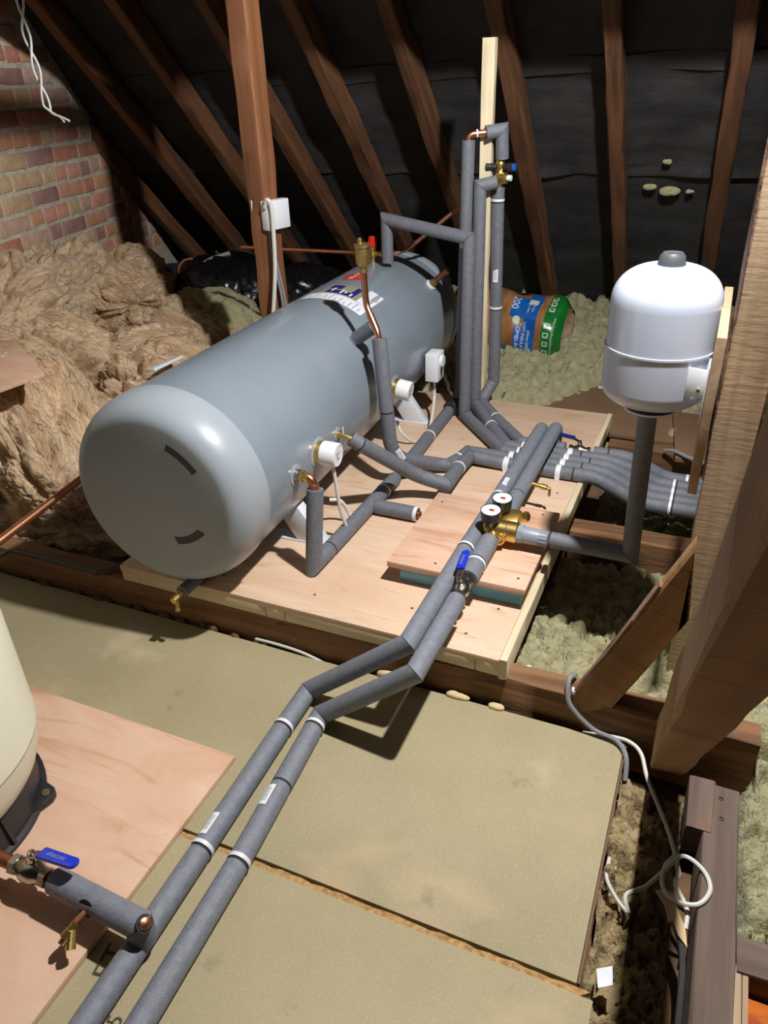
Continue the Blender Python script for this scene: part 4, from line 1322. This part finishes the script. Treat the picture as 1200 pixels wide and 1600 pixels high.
for k in range(6):
    a = R(34 + 60 * k)
    u = V(math.cos(a), math.sin(a), 0)
    p = cc + u * .246
    lug = G().poly([p + V(-u.y, u.x, 0) * (w_) + u * h_ + V(0, 0, .0168) for w_, h_ in ((-.05, -.016), (-.026, .010), (-.014, .022), (0, .026), (.014, .022), (.026, .010), (.05, -.016))], (0, 0, .018)).obj('base_lug', 'black_plastic', crm, bevel=.003)
    G().lathe([(.010, 0), (.010, .003), (.005, .004), (.0, .002)], p + u * .006 + V(0, 0, .0348), UP, 14).obj('lug_screw', 'chrome', lug)
    a2 = R(64 + 60 * k)
    u2_ = V(math.cos(a2), math.sin(a2), 0)
    G().poly([cc + u2_ * .232 + V(0, 0, .10), cc + u2_ * .245 + V(0, 0, .03), cc + u2_ * .225 + V(0, 0, .03), cc + u2_ * .215 + V(0, 0, .10)], V(-u2_.y, u2_.x, 0) * .008).obj('base_rib', 'black_plastic', crm)
a = R(-14)
u = V(math.cos(a), math.sin(a), 0)
G().lathe([(.036, 0), (.036, .03)], cc + u * .215 + V(0, 0, .062), u, 28).obj('base_opening_shade', 'gap_shade', crm)  # no real hole: dark plug paints the shade inside a base opening

zl = .074
lp = empty('insulated_pipe', (-.88, .555, .016), 'short thick grey sleeve joining the cream tank valve to the left floor pipe', 'pipe')
sleeves(lp, [(-.985, .556, zl), (-.776, .548, zl), (-.774, .546, .032)], .0262, 'foam_light')
G().lathe([(.016, 0), (.016, .002)], (-.7560, .5445, zl + .0195), (.70, -.1, .70), 24).obj('sleeve_hole', 'foam_cut', lp)
G().lathe([(.012, -.008), (.012, .004), (.010, .0075), (.006, .009), (0, .0095)], (-.7565, .5445, zl + .019), (.7, -.1, .7), 20).obj('copper_end', 'copper', lp)
cf = empty('copper_pipe', (-1.1, .552, .016), 'thick copper stub from the cream tank base into the chrome valve', 'pipe')
G().sweep([(-1.215, .549, zl), (-1.078, .553, zl)], .014, 20).obj('pipe_length', 'copper_dull', cf)
G().sweep([(-1.015, .555, zl), (-.975, .556, zl)], .014, 20).obj('pipe_length', 'copper_dull', cf)
lever_valve('ball_valve', (-1.045, .554, zl), (1, .02, 0), (.05, .25, 1), 'chrome ball valve with a blue lever beside the cream tank', lever_dir=(1, .03, .05), txt='altecnic', scale=1.12, llen=.095)
dk = empty('drain_cock', (-.89, .50, .03), 'small brass drain cock hanging from the short sleeve by the cream tank', 'drain cock')
G().sweep([(-.880, .545, zl + .004), (-.889, .506, .070)], .0075, 14).obj('copper_tail', 'copper', dk)
G().lathe([(.0175, 0), (.0178, .001)], (-.883, .5305, zl + .010), (0, -1, .42), 20).obj('sleeve_cutout', 'foam_cut', dk)
G().lathe([(.0085, 0), (.0085, .014), (.0105, .015), (.0105, .030), (.006, .031), (.006, .040)], (-.889, .507, .070), (-.22, -1, -.42), 12).obj('cock_body', 'brass', dk, sharp=25)
G().lathe([(.007, 0), (.007, .022), (.0095, .023), (.0095, .034)], (-.890, .497, .066), (.55, -.9, -.5), 12).obj('hose_tail', 'brass', dk, sharp=25)

# ================================================================== OTHER BOARDS AND LOOSE THINGS
bb = tag(G().poly([(-.80, 3.085, .035), (-.06, 3.085, .03), (-.06, 3.95, .04), (-.72, 3.90, .045)], (0, 0, .018)).obj('chipboard_offcut', 'chip_brown', None, bevel=.001), 'brown chipboard sheet half buried in wool behind the platform', 'board')
tag(G().box((-.418, 3.60, .0605), (.085, .038, .001), x=(1, .1, 0)).obj('paper_label', 'paper', None), 'small white paper label on the brown chipboard behind the platform', 'label')
tag(G().poly([(-.095, 3.36, .0515), (-.045, 2.885, .0515), (.34, 2.90, .0515), (.34, 3.4, .0515)], (0, 0, .02)).obj('chipboard_offcut', 'chip_brown', None, bevel=.001), 'chipboard offcut resting on the joist right of the vessel pipe', 'board')
tag(G().poly([(-2.52, 1.985, .565), (-2.45, 2.02, .575), (-1.965, 1.69, .60), (-2.05, 1.56, .575), (-2.62, 1.70, .55)], (0, 0, .012)).obj('plywood_offcut', 'ply_pink', None, bevel=.001), 'pinkish plywood offcut lying on the brown wool at the left edge', 'plywood')
tag(G().box((-1.935, 2.235, .468), (.05, .16, .012), x=(1, -.1, .25), z=(-.25, 0, 1)).obj('plastic_strip', 'white_plastic', None, bevel=.002), 'short white plastic strip showing just behind the cylinder shoulder', 'strip')

# bagged insulation roll by the eaves
RO, RRd = V(-.705, 4.0, .19), .178
rx = V(-1, .06, .05).normalized()
rollo = empty('insulation_roll', RO + rx * .3 - UP * .19, 'plastic-wrapped insulation roll with blue and green print by the eaves', 'insulation roll')

def rp(s, a, lift=0.0):
    """roll surface: s from the right end, a degrees from the top towards the viewer"""
    d, sx_, t_ = rx, None, None
    f_ = (V(0, -1, 0) - rx * V(0, -1, 0).dot(rx)).normalized()
    u_ = f_.cross(rx).normalized()
    if u_.z < 0:
        u_ = -u_
    wob = .006 * math.sin(a * .09 + s * 21) + .005 * math.sin(s * 40 + a * .05)
    rr = RRd + wob + lift
    if s < .05:
        rr -= .045 * (1 - s / .05) ** 2
    return RO + rx * s + (u_ * math.cos(R(a)) + f_ * math.sin(R(a))) * rr

def rband(name, s0, s1, a0, a1, mt, lift, par, n=40, m=6):
    A = np.array([[rp(s0 + (s1 - s0) * i / (m - 1), a0 + (a1 - a0) * j / (n - 1), lift) for j in range(n)] for i in range(m)], float)
    return G().grid(A).obj(name, mt, par)
body = rband('roll_body', .0, .62, 0, 360, 'wool_bag', 0, rollo, 72, 30)
A = np.array([[RO + rx * (.004 + .03 * (1 - k / 5)) + (rp(0, a_) - RO) * (k / 5) for a_ in range(0, 361, 10)] for k in range(6)], float)
q = A.reshape(-1, 3)
q += fbm(q * 14, 3)[:, None] * np.array(rx) * .02
G().grid(q.reshape(A.shape)).obj('roll_end', 'glass_wool', rollo)
gb = rband('green_band', -.0, .098, 0, 360, 'green_print', .0015, rollo, 72, 10)
rband('blue_band', .135, .205, 0, 178, 'blue_print', .0015, rollo, 40, 6)
bb2 = rband('blue_panel', .195, .285, 18, 58, 'blue_print', .0016, rollo, 16, 6)
rband('blue_band', .205, .245, 72, 178, 'blue_print', .0016, rollo, 30, 4)
rband('clear_patch', .17, .225, 118, 136, 'clear_patch', .0025, rollo, 8, 3)
rband('blue_band', .26, .33, 112, 122, 'blue_print', .0015, rollo, 6, 4)
rband('green_patch', .40, .50, 60, 100, 'green_print', .0015, rollo, 14, 5)
for k, a_ in enumerate((8, 19, 31, 47, 62, 77, 92, 108, 122)):
    if k == 3:
        continue
    pt = rband('print_tile', .058, .088, a_, a_ + 8.5, 'pale_print', .003, gb, 5, 3)
    rband('tile_symbol', .064, .082, a_ + 1.6, a_ + 5.6, 'green_print', .0042, pt, 4, 3)

def rtext(s, sc, a_c, size, mt, par, lift=.0045, sx=1.0):
    letters('lettering', s, size, lambda u, v: rp(sc - v, a_c + math.degrees(u / RRd), lift), mt, par, sx)
rtext('200', .268, 33, .055, 'white_print', bb2, sx=.95)
rtext('COMBI-ROLL', .225, 95, .030, 'white_print', bb2)
rtext('LOFT INSULATION', .195, 95, .022, 'white_print', bb2)
rtext('200mm DEEP', .168, 95, .020, 'white_print', bb2)
rtext('1.14m', .19, 42, .020, 'white_print', bb2)
rtext('5.2m', .165, 42, .020, 'white_print', bb2)
rtext('www.knaufinsulation.co.uk', .040, 85, .020, 'pale_print', gb)
rband('print_tile', .150, .198, 22, 34, 'pale_print', .003, bb2, 6, 3)
A = np.zeros((6, 21, 3))
for i in range(6):
    for j in range(21):
        A[i, j] = rp(.243 + .020 * i / 5 * math.cos(2 * math.pi * j / 20), 63 + 7.0 * i / 5 * math.sin(2 * math.pi * j / 20), .0035)
G().grid(A).obj('recycle_badge', 'pale_print', bb2)

# black bags and the blue box under the low rafters
bg = lump('rubbish_bag', (-2.72, 3.80, .32), (.30, .26, .20), 'shiny black rubbish bag left of the reddish post', mt='black_bag', yaw=.4, seed=21, amp=.04, freq=4, fine=.02, e=.9, cat='bag', sharp=60)
lump('rubbish_bag', (-2.10, 3.72, .30), (.26, .24, .22), 'shiny black rubbish bag right of the reddish post, tied with green string', mt='black_bag', yaw=.9, seed=22, amp=.04, freq=4, fine=.02, e=.9, cat='bag', sharp=60)
bx = empty('storage_box', (-3.1, 3.88, .2), 'blue-grey box with rounded lid on the wool under the rafters', 'box')
G().box((-3.02, 3.82, .38), (.24, .20, .16), x=(1, .5, 0)).obj('box_body', 'blue_box', bx, bevel=.012)
G().sweep(smooth_path([(-2.96, 3.70, .40), (-2.97, 3.70, .46), (-2.94, 3.73, .51), (-2.88, 3.77, .51), (-2.85, 3.76, .45), (-2.84, 3.74, .36)]), .006, 8).obj('carry_cord', 'flex_brown', bx)
cable('string', [(-2.90, 4.0, .50), (-2.84, 3.92, .53), (-2.80, 3.9, .50), (-2.86, 3.85, .52), (-2.78, 3.86, .515)], .006, 'green_string', 'tuft of green string lying behind the blue-grey box', 'string')
cable('string', [(-2.04, 3.58, .46), (-1.98, 3.53, .42), (-2.02, 3.52, .36), (-1.97, 3.52, .33), (-2.02, 3.50, .28)], .007, 'green_string', 'green string hanging down the right-hand black bag', 'string')
cable('webbing_strap', [(-2.84, 3.58, .36), (-2.80, 3.62, .46), (-2.74, 3.70, .525), (-2.66, 3.80, .55)], .014, 'strap_grey', 'grey strap over the left-hand black bag', 'strap')

# junction box and cables on the left post
jb = empty('junction_box', (-1.63, 2.615, .90), 'white junction box on the reddish roof post', 'junction box')
G().box((-1.609, 2.634, 0.9669), (.04, .115, .105), x=(1, -.25, 0)).obj('box_body', 'white_plastic', jb, bevel=.004)
G().box((-1.652, 2.6, 0.9669), (.075, .006, .108), x=(1, .12, 0)).obj('box_side', 'white_plastic', jb, bevel=.002)
cable('white_cable', [(-1.616, 2.572, 0.9985), (-1.598, 2.567, 1.027), (-1.587, 2.572, 0.9985), (-1.589, 2.572, 0.9029), (-1.598, 2.572, 0.7786), (-1.616, 2.562, 0.6352), (-1.635, 2.543, 0.4918)], .008, 'white_cable', 'thick white cable looping from the junction box down the reddish post')
cable('grey_cable', [(-1.618, 2.596, 0.922), (-1.616, 2.593, 0.8264), (-1.598, 2.596, 0.683), (-1.587, 2.596, 0.5396), (-1.582, 2.591, 0.444)], .005, 'grey_cable', 'thin grey cable beside the white one on the reddish post')
cable('grey_cable', [(-1.612, 2.602, 0.922), (-1.61, 2.6, 0.8264), (-1.589, 2.602, 0.683), (-1.575, 2.602, 0.5396), (-1.568, 2.596, 0.444)], .005, 'grey_cable', 'second thin grey cable down the reddish post, nearer the cylinder')

# heater flexes
i1 = tc(.435, -2, TR + .045) - UP * .034
cable('heater_flex', [i1, i1 + V(.006, 0, -.06), (-.955, 1.77, .26), (-.945, 1.79, .18), (-.95, 1.84, .155), (-.975, 1.87, .18), (-1.0, 1.86, .23), (-1.03, 1.84, .24)], .006, 'white_cable', 'white flex looping below the front immersion cover')
t1 = tb - UP * .057
cable('heater_flex', [t1, t1 + V(.002, -.01, -.08), (-.995, 2.70, .20), (-.985, 2.62, .155), (-1.0, 2.52, .152), (-1.04, 2.48, .20), (-1.07, 2.50, .24)], .006, 'white_cable', 'white flex from the thermostat box down to the platform')

# twisted wires hanging at the top left
for k in range(2):
    pts = []
    for i in range(26):
        z = 1.75 - i * .0155
        pts.append((-2.0 - .02 * (1 - abs(i - 12) / 14) + .009 * math.sin(i * .55 + k * math.pi), 2.0 + .009 * math.cos(i * .55 + k * math.pi), z))
    pts += [(-1.99 + .004 * k, 2.0, 1.345), (-1.955, 2.0, 1.333 - .003 * k), (-1.925 - .02 * k, 2.0, 1.322 - .004 * k)]
    cable('hanging_wire', pts, .0034, 'silver_wire', ['pale twisted wire dangling at the top left, longer strand', 'pale twisted wire dangling at the top left, shorter strand'][k], 'wire')

# cables and scraps lower right
cable('white_cable', [(-.12, 1.392, -.01), (-.05, 1.390, .006), (-.01, 1.384, .010), (.02, 1.362, .004), (.045, 1.30, -.01), (.10, 1.19, -.02), (.128, 1.10, -.02), (.125, 1.06, -.012), (.150, 1.02, -.02), (.152, .985, -.03)], .0048, 'white_cable', 'white cable running past the strut foot down the dark joist')
cable('white_cable', [(.048, .99, -.05), (.038, 1.02, -.04), (.07, 1.045, -.03), (.098, 1.075, -.008), (.13, 1.118, .004), (.17, 1.10, .006), (.186, 1.06, .006), (.165, 1.02, .004), (.12, 1.02, -.005), (.10, 1.05, -.01), (.102, 1.09, -.006), (.118, 1.125, -.01)], .0046, 'white_cable', 'white cable coiled in a loop on the dark joist')
cable('white_cable', [(-.006, 1.085, -.03), (-.004, 1.04, -.035), (.02, 1.01, -.045), (.045, .99, -.05)], .0042, 'white_cable', 'short white cable end beside the chipboard edge')
cable('dark_cable', [(.105, 1.05, -.03), (.13, .99, -.03), (.148, .93, -.02), (.152, .85, -.02), (.150, .70, -.02), (.149, .5, -.02)], .006, 'dark_cable', 'dark cable lying along the left side of the dark joist')
cable('grey_cable', [(-.162, 1.465, .105), (-.172, 1.425, .115), (-.160, 1.395, .07), (-.10, 1.385, .02), (-.04, 1.375, .012), (-.012, 1.34, .004), (-.004, 1.30, -.03)], .006, 'grey_cable', 'grey cable hooked over the floor beam beside the brace foot')
cable('white_cable', [(-1.06, 1.393, .006), (-.98, 1.388, .012), (-.90, 1.386, .008), (-.82, 1.384, -.01)], .004, 'white_cable', 'white cable peeping between floor beam and chipboard below the platform')
cable('grey_conduit', [(-2.1, 1.33, .03), (-2.02, 1.385, .085), (-1.95, 1.40, .098), (-1.66, 1.398, .098), (-1.62, 1.40, .10), (-1.56, 1.47, .11)], .008, 'dark_cable', 'grey conduit lying along the dark floor beam, left of the platform', 'conduit')
cable('grey_cable', [(-.09, 2.94, .07), (-.05, 2.91, .085), (.02, 2.86, .085), (.12, 2.84, .08), (.3, 2.84, .08)], .008, 'grey_cable', 'grey cable behind the right post above the pipe bundle')
tag(G().poly([(0.089, 1.033, -0.014), (0.119, 1.038, -0.010), (0.134, 1.003, -0.012), (0.149, 0.973, -0.012), (0.156, 0.938, -0.016), (0.138, 0.953, -0.012), (0.126, 0.978, -0.010), (0.119, 0.973, -0.012), (0.109, 1.003, -0.008)], (0, 0, .003)).obj('cardboard_scrap', 'card', None), 'torn buff cardboard scrap on the wool beside the dark cable', 'scrap')
tag(G().poly([(.008, .845, -.030), (.034, .858, -.024), (.040, .825, -.026), (.016, .812, -.030)], (0, 0, .001)).obj('paper_scrap', 'paper', None), 'small white paper scrap in the gap beside the chipboard', 'paper')
tag(G().poly([(-.245, .545, .0006), (-.225, .556, .0012), (-.190, .520, .0010), (-.19, .50, .0006), (-.26, .50, .0006)], (0, 0, .0008)).obj('paper_scrap', 'paper', None), 'white paper corner on the chipboard at the bottom edge', 'paper')
tag(G().box((-.305, 1.50, .028), (.012, .085, .004), x=(1, -.35, 0)).obj('plastic_strip', 'white_plastic', None), 'thin white plastic strip on the wool beside the platform corner', 'strip')
tag(G().box((-.150, 1.415, .0965), (.022, .016, .012), x=(1, .2, 0)).obj('cable_clip', 'paper', None, bevel=.001), 'small white cable tag on the floor beam by the brace foot', 'tag')
for i, (x, y, w_, h_) in enumerate(((-.44, 1.387, .03, .012), (-.34, 1.387, .02, .01), (-.62, 1.39, .05, .03))):
    lump('plaster_crumb', (x, y, .004), (w_, .008, h_ * .5), ['pale plaster crumb at the chipboard edge, middle one', 'pale plaster crumb at the chipboard edge, nearest the brace', 'pinkish plaster flake under the pair of dropping pipes'][i], mt='card', seed=30 + i, amp=.004, freq=30, fine=.002, n=(24, 12), cat='debris')
for i in range(15):
    x = -1.93 + i * .066 + random.uniform(-.03, .03)
    s_ = random.uniform(.007, .019)
    lump('rubble_piece', (x, 1.394 + random.uniform(-.006, .004), -.004), (s_, s_ * .5, s_ * .6), 'dark plaster rubble crumb between floor beam and chipboard, under the platform front', mt='loft_dust', seed=60 + i, amp=.004, freq=30, fine=.003, n=(14, 8), cat='debris', group='rubble along the beam')
tag(G().sweep([(-.715, 2.665, ZP + .004), (-.67, 2.655, ZP + .004)], .0045, 6, flat=.5).obj('tape_scrap', 'tape', None), 'rolled scrap of white tape on the platform beside the bundle bend', 'tape')
for i, (x, y, z, s_) in enumerate(((-.38, 3.98, 1.0, .03), (-.29, 4.0, 1.0, .05), (-.20, 4.0, 1.0, .02), (-.31, 3.86, 1.14, .018))):
    lump('wool_tuft', (x, y - .004, RC - y + .152), (s_ * .8, .008, s_ * .28), ['pale wool tuft poking through the felt lap, left one', 'largest pale wool tuft poking through the felt lap', 'pale wool tuft poking through the felt lap, right one', 'single pale speck of wool on the felt above the lap'][i], mt='rock_wool', seed=90 + i, amp=.008, freq=20, fine=.006, n=(24, 12), cat='insulation')
